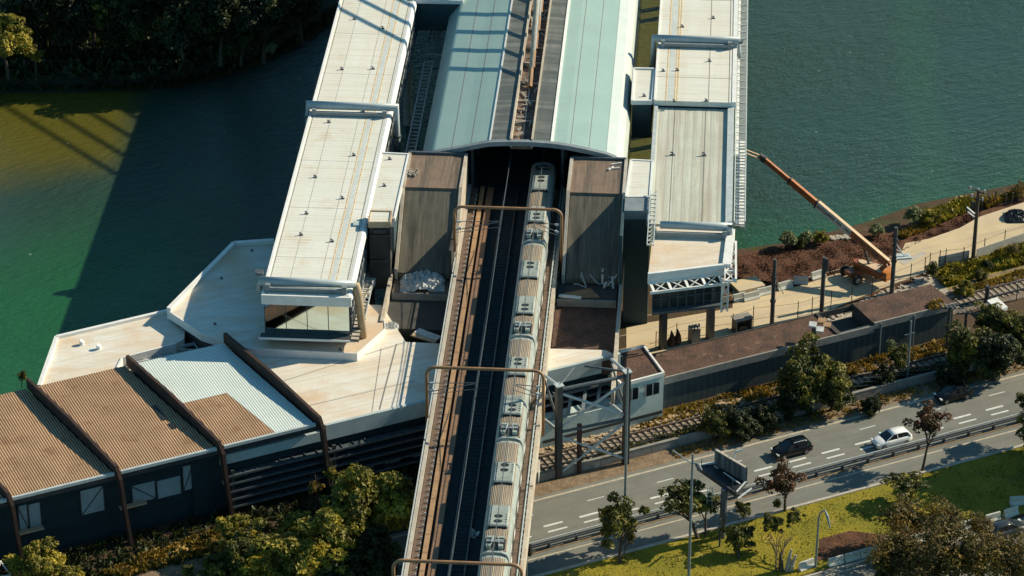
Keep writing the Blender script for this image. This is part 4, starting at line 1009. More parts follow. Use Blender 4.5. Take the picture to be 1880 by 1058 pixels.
heap(718, 602, 7.15, .8, .9, .6, 'tarp', 'rubble_bag', 'small heap of white rubbish on the roof corner by the mirrored gallery', 'rubbish', 5)
m = MB()
for k in range(34):
    x, y = at(RNG.uniform(1062, 1132), RNG.uniform(505, 532), 8.0); a = RNG.uniform(0, 3.14); L_ = RNG.uniform(.4, 1.8)
    m.beam((x, y, 8.0 + RNG.uniform(0, .2)), (x + math.cos(a) * L_ * .7, y + math.sin(a) * L_ * .5, 8.1 + RNG.uniform(0, 1.5)), RNG.uniform(.06, .4), .06)
setp(m.build('scrap_pile', 'light_steel'), 'pile of white scrap frames in the shade of the black lift tower', 'scrap')
for (a, b, w_, mt, lb) in (((765, 607), (806, 622), 1.0, 'tarp', 'flat pale panel lying in the shade left of the viaduct'), ((756, 614), (800, 628), .55, 'pipe_tan', 'brown plank lying in the shade below the flat pale panel')):
    m = MB(); m.beam(at3(*a, 7.2), at3(*b, 7.2), w_, .12); setp(m.build('pale_board' if mt == 'tarp' else 'plank', mt), lb, 'panel' if mt == 'tarp' else 'plank')
# side walls of the approach
t = MB(); SB(t, -34.65, -34.3, 6.5, 8.5, 302.2, 313.4); setp(t.build('parapet_wall', 'cream'), 'narrow cream topped wall running from the left stair roof to the octagonal deck', 'wall')
sK_, sE_ = sn(795, 345, 14.3)[0], sn(780, 502, 8.6)[0]
SB(MB(), -9.25, -8.95, 6.0, 14.45, sE_ - .5, sK_).build('side_wall', 'tower_black', bpy.data.objects['stair_roof.001'])
SB(MB(), -28.0, -27.7, 7.0, 11.8, sE_ - .5, sE_ + 5.2).build('side_wall', 'dark_concrete', bpy.data.objects['stair_roof'])
t = MB(); SB(t, -9.2, -8.82, 6.6, 8.3, 290.0, 318.2); setp(t.build('parapet_wall', 'cream'), 'long narrow tan topped wall running down beside the black lift tower', 'wall')

# ================================================================== OLD BROWN PLATFORM SHED
zs = 8.5
ob = root('platform_shed', 'old platform building with brown and white corrugated roof bays between rusty beams', 'shed', RQ(80, 268, 0))
def bay(f0, f1, b0, b1, mat, lab, q0=265.25, q1=284.2, z=zs, th=.18):
    m = MB(); m.prism([RQ(f0, q0), RQ(f1, q0), RQ(b1, q1), RQ(b0, q1)], z - th, z); m.build('roof_bay', mat, ob, label=lab)
bay(57.5, 68.2, 54.6, 65.3, 'corr_brown', 'brown bay cut by the left edge')
bay(68.9, 79.4, 66.0, 76.4, 'corr_brown', 'plain brown corrugated bay')
bay(80.2, 90.3, 77.3, 87.2, 'corr_brown', 'brown corrugated bay with a dark tear')
# third bay: white sheet with an inset brown square at its near left corner
def mixq(r0f, r0b, q): k = (q - 265.25) / (284.2 - 265.25); return r0f + (r0b - r0f) * k
cq = rq(401, 725, zs)[1]
m = MB(); m.prism([RQ(mixq(91.2, 88.3, cq), cq), RQ(mixq(96.6, 93.5, cq), cq), RQ(96.9, 265.25), RQ(101.1, 265.25), RQ(98.2, 284.2), RQ(88.3, 284.2)], zs - .18, zs); m.build('roof_bay', 'corr_white', ob, label='white corrugated bay')
m = MB(); m.prism([RQ(91.2, 265.25), RQ(96.86, 265.25), RQ(mixq(96.56, 93.46, cq), cq - .03), RQ(mixq(91.2, 88.3, cq), cq - .03)], zs - .18, zs + .004); m.build('roof_bay', 'corr_brown', ob, label='brown corrugated square in the corner of the white bay')
for r0, r1 in ((57.5, 68.3), (68.9, 79.5), (80.2, 90.4), (91.2, 101.2)):
    m = MB(); m.prism([RQ(r0, 265.0), RQ(r1, 265.0), RQ(r1, 265.28), RQ(r0, 265.28)], zs - .28, zs + .06); m.build('gutter', 'light_steel', ob)
for rf in (57.0, 68.55, 79.8, 90.75, 101.7):
    m = MB(); w_ = .34
    A0 = RQ(rf - 3.05, 284.6, zs + 1.0); A1 = RQ(rf - 1.6, 275.0, zs + 1.25); A2 = RQ(rf - .05, 265.0, zs + .8); A3 = RQ(rf + .2, 264.5, zs - .6); A4 = RQ(rf + .35, 264.35, 5.0); A5 = RQ(rf + .75, 264.1, 0)
    pts = [A0, A1, A2, A3, A4, A5]; secs = []
    hs = [1.2, 1.9, 1.6, 1.2, 1.0, .8]
    for i, p in enumerate(pts):
        d = (Vector(pts[min(i + 1, 5)]) - Vector(pts[max(i - 1, 0)])).normalized(); side = Vector(R + (0,)); up = side.cross(d).normalized()
        if up.z < 0 and i < 3: up = -up
        if i >= 3:
            up = Vector((-Q[0], -Q[1], 0)) * 1.0 if i > 3 else (Vector((-Q[0], -Q[1], 0)) * .8 + Vector((0, 0, .6))).normalized()
        secs.append([Vector(p) + side * w_ / 2, Vector(p) - side * w_ / 2, Vector(p) - side * w_ / 2 - up * hs[i], Vector(p) + side * w_ / 2 - up * hs[i]])
    m.loft(secs); m.build('curved_beam', 'rust_beam', ob)
m = MB()
m.prism([RQ(50, 266.6), RQ(91.5, 266.6), RQ(91.5, 283.2), RQ(50, 283.2)], 0, zs - .3); m.build('wall', 'dark_wall', ob)
m = MB(); m.prism([RQ(57, 265.3), RQ(101.5, 265.3), RQ(101.5, 265.5), RQ(57, 265.5)], zs - 1.0, zs - .3); m.build('eave_beam', 'dark_steel', ob)
def win(px0, px1, pyt, hgt, br=0):
    q = 266.55; z = 6.0
    # place on wall plane q: find r from the pixel at that plane by stepping height
    def hit(px, py):
        lo, hi = -2, 12
        for _ in range(40):
            md = (lo + hi) / 2
            if rq(px, py, md)[1] > q: lo = md
            else: hi = md
        return rq(px, py, lo)[0], lo
    r0, za = hit(px0, pyt); r1, _ = hit(px1, pyt - (px1 - px0) * .2); zb_ = za - hgt
    m = MB(); m.prism([RQ(r0, q - .06), RQ(r1, q - .06), RQ(r1, q), RQ(r0, q)], zb_, za)
    w_ = m.build('window', 'panel_glass', ob)
    f = MB()
    for r in (r0, r1): f.prism([RQ(r - .05, q - .1), RQ(r + .05, q - .1), RQ(r + .05, q - .062), RQ(r - .05, q - .062)], zb_, za)
    if br == 1: f.beam(RQ(r0, q - .1, za), RQ(r1, q - .1, zb_), .06, .08)
    if br == 2: f.beam(RQ(r0, q - .1, zb_), RQ(r1, q - .1, za), .06, .08)
    f.build('frame', 'dark_steel', w_)
for a in ((32, 49, 930, 3.0, 1), (51, 73, 927, 2.9, 0), (146, 189, 902, 2.9, 2), (241, 284, 893, 2.1, 1), (287, 331, 884, 2.1, 0), (334, 353, 857, 2.9, 2)): win(*a)
# slots in the dark roof tear
m = MB()
for a, b in (((283, 745), (303, 771)), ((312, 777), (321, 787))): m.beam(at3(*a, zs + .05), at3(*b, zs + .05), .5, .03)
m.build('roof_tear', 'train_dark', ob)
for px, py in ((228, 955), (415, 905), (40, 1005)):
    x0 = rq(px, py, 3.0)[0]; MB().prism([RQ(x0, 265.5), RQ(x0 + 2.8, 265.5), RQ(x0 + 2.8, 266.1), RQ(x0, 266.1)], 3.6, 3.75).build('wall_ledge', 'pipe_tan', ob)

# ================================================================== PALE HOUSE + LONG BUILDING + LATTICE
t = root('control_house', 'pale teal block house with a brown gravel roof behind the lattice frame', 'building', RQ(137, 265, 0))
HP = [RQ(135.2, 262.9), RQ(140.3, 263.0), RQ(140.9, 268.9), RQ(135.2, 268.9)]
MB().prism(HP, 0, 5.5).build('walls', 'teal_wall', t)
MB().prism([RQ(135.35, 263.1), RQ(140.15, 263.2), RQ(140.75, 268.75), RQ(135.35, 268.75)], 5.45, 5.56).build('roof', 'gravel_brown', t)
m = MB()
for i in range(4): wallseg(m, HP[i], HP[(i + 1) % 4], .22, 5.35, 5.78)
m.build('parapet', 'white_trim', t)
m = MB()
for r in (135.0, 137.5): m.prism([RQ(r + .5, 262.78), RQ(r + 2.2, 262.8), RQ(r + 2.2, 262.86), RQ(r + .5, 262.86)], 3.4, 4.8)
f = m.build('window', 'dark_glass', t)
for r in (135.0, 137.5):
    for a in (.5, 1.35, 2.15): MB().prism([RQ(r + a, 262.7), RQ(r + a + .07, 262.7), RQ(r + a + .07, 262.79), RQ(r + a, 262.79)], 3.4, 4.8).build('window_bar', 'light_steel', f)
m = MB(); m.prism([RQ(124.5, 262.9), RQ(135.15, 262.9), RQ(135.15, 264.6), RQ(124.5, 264.6)], 0, 3.2); m.build('low_wing', 'teal_wall', t, label='lower wing partly hidden by the lattice')
m = MB()
for k in range(7):
    m.beam(RQ(124 + k * 1.7, 263.2, 3.35), RQ(125.5 + k * 1.7, 265.6, 4.3), .35, .1)
m.prism([RQ(124, 263.0), RQ(135, 263.0), RQ(135, 263.15), RQ(124, 263.15)], 3.2, 3.45)
m.build('wing_roof_frame', 'grey_trim', t)
m = MB(); m.prism([RQ(126, 262.8), RQ(140.2, 262.9), RQ(140.2, 263.0), RQ(126, 262.95)], .7, 1.05); m.build('plinth_line', 'dark_steel', t)
# long building
t = root('platform_building', 'long low building with brown gravel roof and dark stained wall beside the access road', 'building', RQ(159, 267, 0))
q0, q1 = 264.5, 269.35
MB().prism([RQ(140.9, q0), RQ(162.6, q0), RQ(162.6, q1), RQ(140.9, q1)], 3.6, 4.0).build('roof', 'gravel_brown', t)
MB().prism([RQ(167.2, q0), RQ(177.7, q0), RQ(177.4, q1), RQ(167.2, q1)], 3.8, 4.3).build('roof', 'gravel_brown', t)
MB().prism([RQ(162.62, q0 + .2), RQ(167.18, q0 + .2), RQ(167.18, q1), RQ(162.62, q1)], 2.0, 2.6).build('sunken_roof', 'dark_concrete', t)
m = MB(); m.prism([RQ(140.9, q0 + .1), RQ(162.6, q0 + .1), RQ(162.6, q1 - .1), RQ(140.9, q1 - .1)], 0, 3.58); m.prism([RQ(167.2, q0 + .1), RQ(177.5, q0 + .1), RQ(177.2, q1 - .1), RQ(167.2, q1 - .1)], 0, 3.78); m.prism([RQ(162.6, q0 + .1), RQ(167.2, q0 + .1), RQ(167.2, q0 + .4), RQ(162.6, q0 + .4)], 0, 4.0)
m.build('wall', M('stained_dark_wall', (.06, .085, .09), (.045, .065, .07), .5, .85, stripe=(AR, .8, (.10, .13, .135), .06, 0), stain=((.15, .135, .10), .5, .60, .5)), t)
m = MB(); m.prism([RQ(140.9, q0 - .12), RQ(167.2, q0 - .12), RQ(167.2, q0 + .08), RQ(140.9, q0 + .08)], 3.2, 4.06); m.prism([RQ(167.2, q0 - .12), RQ(177.8, q0 - .12), RQ(177.8, q0 + .08), RQ(167.2, q0 + .08)], 3.6, 4.4)
m.build('edge_beam', 'concrete', t)
m = MB()
for r in (140.95, 162.5, 167.1): m.prism([RQ(r, q0), RQ(r + .3, q0), RQ(r + .3, q1), RQ(r, q1)], 3.9, 4.18)
m.prism([RQ(141, q1 - .1), RQ(177.6, q1 - .1), RQ(177.6, q1 + .05), RQ(141, q1 + .05)], 3.4, 4.1)
m.build('roof_kerbs', 'dark_concrete', t)
for r in (168.0, 172.3):
    MB().tube([RQ(r, q0 - .2, 0), RQ(r, q0 - .2, 4.2)], .09, 6).build('downpipe', 'pole_grey', t)
# lattice support frame
t = root('lattice_frame', 'blue grey steel lattice frame of two square columns and crossed tubes', 'steel frame', (8.4, 287.4, 0))
Pa, Pb = at(1025, 877, 0), at(1148, 851, 0); Ht = 11.3
for p in (Pa, Pb):
    MB().obox(p, R, .62, .62, 0, Ht).build('column', 'dark_steel', t)
    MB().obox(p, R, .85, .85, Ht, Ht + .12).build('cap_plate', 'light_steel', t)
m = MB(); z1_, z2_ = 5.6, Ht - .5
def PT(p, z): return (p[0], p[1], z)
MB().tube([PT(Pa, z2_), PT(Pb, z2_)], .2, 8).build('cross_tube', 'mid_steel', t); MB().tube([PT(Pa, z1_), PT(Pb, z1_)], .17, 8).build('cross_tube', 'mid_steel', t)
for a, b, w_ in ((PT(Pa, z2_ - .4), PT(Pb, z1_ + .4), .15), (PT(Pa, z1_ + .4), PT(Pb, z2_ - .6), .15), (PT(Pa, z1_ - .5), PT(Pb, .6), .14), (PT(Pa, .4), PT(Pb, z1_ - .4), .15)):
    MB().tube([a, b], w_, 8).build('brace_tube', 'light_steel', t)
for p, q in ((Pa, at(1000, 688, Ht)), (Pb, at(1122, 658, Ht))):
    MB().tube([PT(p, Ht - .1), PT(q, Ht - .1)], .16, 8).build('tie_tube', 'light_steel', t); MB().tube([PT(p, z1_ + .2), PT(q, z1_ + .2)], .16, 8).build('tie_tube', 'light_steel', t)
    MB().tube([PT(p, z1_ + 1), PT(q, Ht - .6)], .12, 8).build('brace_tube', 'mid_steel', t)
m = MB(); m.tube([at3(1073, 672, Ht), PT(Pb, Ht)], .12, 6); m.tube([PT(Pa, Ht), at3(1052, 676, Ht)], .14, 6); m.build('top_strut', 'mid_steel', t)
m = MB(); x, y = at(1063, 868, 0); m.obox((x, y), R, .4, .4, 0, 6.0); setp(m.build('brown_post', 'rust_beam'), 'single brown rusty post between the lattice columns', 'post')
# curved grey wall piece beside the viaduct
t = MB(); t.prism([RQ(121.5, 262.2), RQ(124.8, 262.2), RQ(124.8, 263.4), RQ(121.5, 263.4)], 0, 5.2); setp(t.build('pale_cabin', 'blue_fascia'), 'narrow pale cabin tucked against the right side of the viaduct', 'cabin')
# ================================================================== BOOM LIFT
t = root('boom_lift', 'orange telescopic boom lift on the access road with a long cream boom over the river', 'boom lift', at(1600, 520) + (0,))
wheels = [(1565, 531, 0), (1622, 508, 0), (1540, 506, 0), (1598, 494, 0)]
cx, cy = at(1583, 508)
ch = Vector((at(1612, 502)[0] - at(1553, 519)[0], at(1612, 502)[1] - at(1553, 519)[1], 0)).normalized(); chs = Vector((-ch.y, ch.x, 0))
C0 = Vector((cx, cy, 0))
m = MB(); m.obox((cx, cy), (ch.x, ch.y), 4.2, 1.3, .7, 1.25); 
for sx in (-1, 1):
    p = C0 + ch * sx * 1.6; m.beam(p + chs * 1.2 + Vector((0, 0, .75)), p - chs * 1.2 + Vector((0, 0, .75)), .45, .4)
m.build('chassis', 'lift_orange', t)
for sx in (-1, 1):
    for sy in (-1, 1):
        p = C0 + ch * sx * 1.6 + chs * sy * 1.25 + Vector((0, 0, .62)); m = MB(); m.tube([p - chs * .24, p - chs * .2, p + chs * .2, p + chs * .24], [.5, .62, .62, .5], 18); wv = m.build('wheel', 'rubber', t, smooth=False)
        m = MB(); m.cyl(p, chs, .33, .52, 14); m.build('rim', 'lift_cream', wv)
BB = Vector(at3(1628, 482, 3.3)); BT = Vector(at3(1401, 291, 10.6)); bd = (BT - BB).normalized()
bh = Vector((bd.x, bd.y, 0)).normalized(); bs = Vector((-bh.y, bh.x, 0)); 
Cc = C0 + Vector((0, 0, 1.3))
m = MB(); P2 = [Cc + bh * a + bs * b for a, b in ((1.9, -.5), (2.5, 0), (1.9, .55), (-1.9, 1.0), (-2.5, .7), (-2.5, -.9), (-1.9, -1.1))]
tilt = Vector((BB.x, BB.y, 0))
ctr = (Vector((BB.x, BB.y, 0)) + C0) / 2
P2 = [(ctr.x + bh.x * a + bs.x * b, ctr.y + bh.y * a + bs.y * b) for a, b in ((2.6, -.45), (3.0, 0), (2.6, .5), (-1.6, 1.05), (-2.1, .9), (-2.1, -1.0), (-1.6, -1.15))]
m.prism(P2, 1.25, 2.0); m.build('turret', 'lift_orange', t)
m = MB(); m.prism([(p[0] * .75 + ctr.x * .25, p[1] * .75 + ctr.y * .25) for p in P2], 2.01, 2.12); m.build('turret_cover', 'lift_cream', t)
rr = (ctr.x - bh.x * 1.9, ctr.y - bh.y * 1.9); m = MB(); m.obox(rr, (bh.x, bh.y), .7, 1.7, 1.15, 2.3); m.build('counterweight', M('lift_bright_orange', (.62, .24, .06), (.5, .18, .05), 1, .45), t)
m = MB()
for sy in (-.28, .28): m.beam(BB + bs * sy - bd * .3, Vector((ctr.x - bh.x * 1.0, ctr.y - bh.y * 1.0, 2.2)) + bs * sy, .12, .5)
m.build('boom_mount', 'lift_orange', t)
Lb = (BT - BB).length; LO = M('lift_pale_orange', (.62,.27,.12), (.50,.20,.09), 1, .45)  # paler orange for the top face of the outer boom
up = bs.cross(bd) * -1
if up.z < 0: up = -up
def section(a, b, w_, h_, mats, nm):
    p, q = BB + bd * Lb * a, BB + bd * Lb * b; m = MB(); vs = []
    for c in (p, q):
        for i, j in ((-1, -1), (1, -1), (1, 1), (-1, 1)): vs.append(c + bs * w_ / 2 * i + up * h_ / 2 * j)
    m.add(vs, [(0, 1, 2, 3), (7, 6, 5, 4), (0, 4, 5, 1), (1, 5, 6, 2), (3, 7, 4, 0)]); m.m = 1; m.add(vs, [(2, 6, 7, 3)])
    # chamfer line along the top edges
    return m.build(nm, mats, t)
section(-.01, .28, .44, 1.0, ['lift_orange', 'lift_cream'], 'boom_base')
section(.28, .56, .44, 1.0, ['lift_grey', 'lift_cream'], 'boom_section')
section(.56, .78, .36, .80, ['lift_orange', LO], 'boom_section')
section(.78, 1.0, .28, .62, ['lift_orange', LO], 'boom_section')
m = MB()
for a, s_ in ((.56, .68), (.78, .54), (.99, .44)): p = BB + bd * Lb * a; m.beam(p - bd * .12, p + bd * .12, s_ * .8, s_ + .42)
m.build('boom_collars', 'dark_steel', t)
J0, J1 = BT, Vector(at3(1362, 276, 11.4)); m = MB()
for dz in (.22, -.22): m.beam(J0 + Vector((0, 0, dz)), J1 + Vector((0, 0, dz)), .16, .14)
m.build('jib', 'lift_cream', t)
m = MB(); m.beam(J0 - bd * .4, J0 + bd * .5, .5, .7); m.build('jib_joint', 'dark_steel', t)
# work basket by the gallery walkway
m = MB(); bx, by, bz = J1.x - .9, J1.y, J1.z
m.box(bx - .8, bx + .8, by - .5, by + .5, bz - .6, bz - .5)
for z in (bz - .1, bz + .5):
    for yy in (by - .5, by + .5): m.beam((bx - .8, yy, z), (bx + .8, yy, z), .06, .06)
    for xx in (bx - .8, bx + .8): m.beam((xx, by - .5, z), (xx, by + .5, z), .06, .06)
for xx in (bx - .8, bx, bx + .8):
    for yy in (by - .5, by + .5): m.beam((xx, yy, bz - .55), (xx, yy, bz + .5), .06, .06)
m.build('work_basket', 'light_steel', t)
m = MB(); m.tube([Vector((ctr.x + bh.x * .8, ctr.y + bh.y * .8, 2.1)), BB + bd * Lb * .17 - up * .5], .15, 8); m.build('lift_cylinder', 'dark_steel', t)
def lettering(txt, a, size, parent, flip=1):
    cu = bpy.data.curves.new('lettering', 'FONT'); cu.body = txt; cu.size = size; cu.extrude = .004; cu.offset = .022; cu.space_character = 1.15
    tmp = bpy.data.objects.new('lettering', cu); me = bpy.data.meshes.new_from_object(tmp); bpy.data.objects.remove(tmp); bpy.data.curves.remove(cu)
    me.materials.append(MT['text']); o = bpy.data.objects.new('lettering', me); COL.objects.link(o)
    # face towards the camera side of the boom: text runs from tip to base
    xa = -bd; za = -bs if (-bs).y < 0 else bs; ya = za.cross(xa)
    org = BB + bd * Lb * a + za * .228 - ya * size * .36
    from mathutils import Matrix
    mat = Matrix((xa, ya, za)).transposed().to_4x4(); mat.translation = org - Vector(ORG[parent.name])
    o.parent = parent; o.matrix_local = mat if False else mat
    return o
lettering('mills', .548, .72, t); lettering('0800 705 1000', .468, .52, t); lettering('ULTRA BOOM', .25, .52, t)

# ================================================================== CARS
def make_car(name, label, loc, rz, body, L_=4.1, W=1.72, Hh=1.5, group=None, suv=False):
    t = root(name, label, 'car', loc, local=True, rz=rz, group=group)
    k = L_ / 4.1; hw = W / 2
    # body: stations along x (front = +x)
    st = [(-2.05, .62, .88, .90, .50), (-1.98, .50, .96, .97, .28), (-1.5, .36, .98, 1.0, .20), (-.8, .34, .98, 1.0, .18), (0, .34, .97, 1.0, .18), (.8, .34, .96, 1.0, .18), (1.25, .36, .92, .99, .20), (1.75, .42, .80, .94, .22), (2.0, .50, .68, .84, .30), (2.06, .55, .60, .78, .42)]
    secs = []
    for x, zm, zt, kw, zb in st:
        x *= k; zt *= Hh / 1.5; w_ = hw * kw
        secs.append([(x, -w_ * .9, zb), (x, -w_, zm), (x, -w_ * .99, zt - .12), (x, -w_ * .90, zt), (x, -w_ * .5, zt + .04), (x, 0, zt + .055), (x, w_ * .5, zt + .04), (x, w_ * .90, zt), (x, w_ * .99, zt - .12), (x, w_, zm), (x, w_ * .9, zb)])
    m = MB(); m.loft(secs); b = m.build('body', body, t, smooth=True)
    # greenhouse
    zt = Hh; zb = .94 * Hh / 1.5
    G = [(-1.92, zb, .0), (-1.55, zt - .14, .82), (-1.2, zt - .04, .84), (-.1, zt, .86), (.35, zt - .06, .84), (1.05, zb - .01, .90)]
    m = MB(); secs = []
    for x, z, kk in ((-1.93, zb + .02, .84), (-1.6, zt - .16, .70), (-1.2, zt - .05, .70), (-.2, zt - .02, .71), (.28, zt - .07, .70), (1.12, zb + .02, .80)):
        secs.append([(x * k, -hw * .90, zb - .06), (x * k, -hw * (kk + .0), z), (x * k, 0, z + .02), (x * k, hw * (kk + .0), z), (x * k, hw * .90, zb - .06)])
    m.loft(secs); m.build('windows', 'car_glass', t)
    m = MB(); secs = []
    for x, z, kk in ((-1.66, zt - .15, .70), (-1.2, zt - .01, .73), (-.2, zt + .03, .74), (.30, zt - .035, .72)):
        secs.append([(x * k, -hw * kk, z - .06), (x * k, -hw * kk * .95, z), (x * k, 0, z + .035), (x * k, hw * kk * .95, z), (x * k, hw * kk, z - .06)])
    m.loft(secs); m.build('roof', body, t, smooth=True)
    m = MB()
    for sy in (-1, 1):
        m.beam((.30 * k, sy * hw * .715, zt - .07), (1.10 * k, sy * hw * .88, zb), .09, .06)
        m.beam((-.25 * k, sy * hw * .735, zt - .06), (-.32 * k, sy * hw * .915, zb - .04), .09, .05)
        m.beam((-1.5 * k, sy * hw * .71, zt - .12), (-1.85 * k, sy * hw * .88, zb - .02), .22, .06)
    m.build('pillars', body, t)
    for sx in (-1.28, 1.30):
        for sy in (-1, 1):
            m = MB(); c = Vector((sx * k, sy * (hw - .12), .33)); m.tube([c + Vector((0, -.12, 0)), c + Vector((0, -.09, 0)), c + Vector((0, .09, 0)), c + Vector((0, .12, 0))], [.27, .33, .33, .27], 18); wv = m.build('wheel', 'rubber', t)
            m = MB(); m.cyl(c, (0, 1, 0), .21, .27, 12); m.build('rim', 'alloy', wv)
    for sy in (-1, 1):
        m = MB(); m.box(1.80 * k, 2.02 * k, sy * hw * .72 - .2, sy * hw * .72 + .2, .64, .78); m.build('headlight', 'lamp_lens', t)
        m = MB(); m.box(-2.05 * k, -1.96 * k, sy * hw * .78 - .15, sy * hw * .78 + .15, .74, .95); m.build('tail_light', 'red_lens', t)
        m = MB(); m.box(.75 * k, .93 * k, sy * (hw + .10) - .1, sy * (hw + .10) + .1, .93, 1.07); m.build('mirror', body, t)
    m = MB(); m.box(2.0 * k, 2.075 * k, -hw * .45, hw * .45, .36, .55); m.build('grille', 'train_dark', t)
    if suv:
        m = MB()
        for sy in (-1, 1): m.beam((-1.3 * k, sy * hw * .66, zt + .06), (.1 * k, sy * hw * .66, zt + .06), .06, .05)
        m.build('roof_rails', 'light_steel', t)
    return t
az = math.atan2(-R[1], -R[0])
def carat(px0, py0, px1, py1, z=0.03):
    a, b = at(px0, py0), at(px1, py1); return ((a[0] + b[0]) / 2, (a[1] + b[1]) / 2, z)
rb = rq(1450, 836)[0] + .3
make_car('parked_car' if False else 'car', 'black hatchback with a silver roof rail on the main carriageway', RQ(rq(1452, 832)[0], 251.0, .03), az, 'car_black', 4.3, 1.78, 1.6, suv=True)
make_car('car', 'white hatchback driving next to the median guardrail', RQ(rq(1641, 820)[0], 248.15, .03), az, 'car_white', 4.25, 1.76, 1.55)
make_car('car', 'black car in tree shade at the road edge, upper right', RQ(rq(1750, 733)[0], 253.2, .03), az, 'car_black', 4.1, 1.72, 1.5)
c = make_car('car', 'dark grey car half hidden by bare branches in the lower right corner', RQ(rq(1840, 975)[0], 228.6, .03), math.atan2(R[1], R[0]), 'car_grey', 4.3, 1.75, 1.5)
heap(1866, 400, .05, 1.5, 1.3, 1.1, 'dark_steel', 'dark_heap', 'dark covered heap on the access road at the right edge', 'heap', 9)

# ================================================================== STREET FURNITURE
# median guardrail
t = root('guardrail', 'steel double guardrail on dark posts between the two carriageways', 'guardrail', RQ(145, 246.0, 0))
m = MB()
for q, z in ((246.15, .62), (245.85, .62)):
    m.loft([[RQ(r, q - .05, z), RQ(r, q + .05, z + .06), RQ(r, q - .02, z + .12), RQ(r, q + .05, z + .18), RQ(r, q - .05, z + .24), RQ(r, q - .10, z + .22), RQ(r, q - .10, z + .02)] for r in (114, 260)])
m.build('beam', 'mid_steel', t)
m = MB(); m.beam(RQ(114, 246.2, 1.0), RQ(260, 246.2, 1.0), .10, .10); m.build('top_rail', 'light_steel', t)
for k in range(34): MB().obox(RQ(100 + k * 3.1, 246.0), R, .18, .34, 0, .85).build('post', 'dark_steel', t)
m = MB()
for k in range(34): m.obox(RQ(100 + k * 3.1, 245.75), R, .7, .12, .02, .2)
if 0: m.build('brackets', 'dark_steel', t)
def jersey(loc, rz, label, group, L_=2.6, mat='barrier', tilt=0):
    t = MB(); secs = []
    for x in (-L_ / 2, L_ / 2): secs.append([(x, -.33, 0), (x, -.33, .14), (x, -.14, .38), (x, -.10, .92), (x, .10, .92), (x, .14, .38), (x, .33, .14), (x, .33, 0)])
    t.loft(secs); o = t.build('jersey_barrier', mat, local=True); o.location = loc; o.rotation_euler = (tilt, 0, rz); setp(o, label, 'barrier', group); ORG[o.name] = (0, 0, 0); return o
gj = 'white jersey barriers along the side road kerb'
names = ['leftmost jersey barrier, standing alone left of the leaning lamp post', 'first jersey barrier right of the leaning lamp post', 'second jersey barrier right of the leaning lamp post', 'third jersey barrier right of the leaning lamp post', 'fourth jersey barrier right of the leaning lamp post', 'jersey barrier glimpsed through the bare trees']
xs = [1477, 1528, 1557, 1584, 1612, 1640]
for i, px in enumerate(xs):
    r = rq(px, 1040 if i == 0 else 1030 - (px - 1528) * .31)[0]
    jersey(RQ(r, 231.2 if i else 231.9, 0), AR + (.12 if i == 0 else RNG.uniform(-.03, .03)), names[i], gj, 1.68 if i else 1.75)
for i in range(6):
    r = 150.0 + i * 1.72 + (0 if i else 0); jersey(RQ(r, 231.2, 0), AR + RNG.uniform(-.03, .03), ['first', 'second', 'third', 'fourth', 'fifth', 'sixth'][i] + ' jersey barrier from the left among those behind the bare branches', gj, 1.68)
jersey(RQ(rq(1810, 945)[0] , 231.2, 0), AR, 'jersey barrier whose top is hidden by branches above the dark grey car', gj, 1.7)
jersey(RQ(rq(1852, 943)[0], 231.3, 0), AR + .1, 'bright sunlit jersey barrier just above the dark grey car', gj, 1.7)
jersey(RQ(rq(1876, 925)[0], 232.6, 0), AR - .35, 'shaded jersey barrier at the right edge of the picture', gj, 2.6)
gb = 'jersey barriers beside the brown mulch slope'
for (px, py, lb, L_, dr) in ((1357, 552, 'leftmost low barrier beside the white gallery frame', 1.5, 0), (1379, 550, 'concrete barrier second from the white gallery frame', 2.0, 0), (1403, 541, 'concrete barrier just left of the first dark pole', 1.9, 0), (1441, 530, 'white barrier just right of the first dark pole', 1.9, .05), (1470, 521, 'blue grey barrier turned askew on the mulch edge', 1.7, -.5), (1502, 510, 'pale barrier next to the second dark pole', 1.9, .1), (1450, 514, 'x', 0, 0)):
    if L_: jersey(at(px, py) + (0.03,), AR + dr, lb, gb, L_, 'barrier')
setp(MB().obox(at(1372, 527), R, 3.4, 2.4, 0, .45).build('concrete_slab', 'access'), 'pale square concrete slab with a dark slot at the foot of the mulch slope', 'slab')
# poles
def pole(name, px, py, h_, r0, r1, mat, label, cat='pole', arms=None, group=None, lean=0):
    x, y = at(px, py); t = root(name, label, cat, (x, y, 0), group=group)
    MB().tube([(x, y, 0), (x + lean, y, h_)], [r0, r1], 10).build('shaft', mat, t)
    return t, x, y
gp = 'dark square utility poles by the access road'
def armset(t, x, y, zs_, L_, mat='dark_steel'):
    for z in zs_:
        m = MB(); m.beam((x - L_ / 2, y, z), (x + L_ / 2, y + .3, z), .12, .12); a = m.build('cross_arm', mat, t)
        for k in (-.4, 0, .4): MB().tube([(x + k * L_, y + .1, z + .05), (x + k * L_, y + .1, z + .4)], .09, 6).build('insulator', 'light_steel', a)
t, x, y = pole('utility_pole', 1417, 598, 8.6, .26, .22, 'pole_dark', 'dark utility pole with a diagonal stay rod beside the leftmost barriers', group=gp)
m = MB()
for z in (3.2, 5.4, 6.3): m.tube([(x, y, z - .12), (x, y, z + .12)], .34, 8)
m.build('bands', 'dark_steel', t); MB().beam((x + .2, y, 6.0), (x + 1.2, y + .6, 3.8), .07, .07).build('stay_rod', 'pipe_tan', t)
t, x, y = pole('utility_pole', 1508, 577, 7.4, .26, .24, 'pole_dark', 'dark utility pole left of the boom lift wheels', group=gp)
m = MB(); m.obox((x + .3, y), R, .3, .3, 5.6, 7.2); m.build('box', 'dark_steel', t)
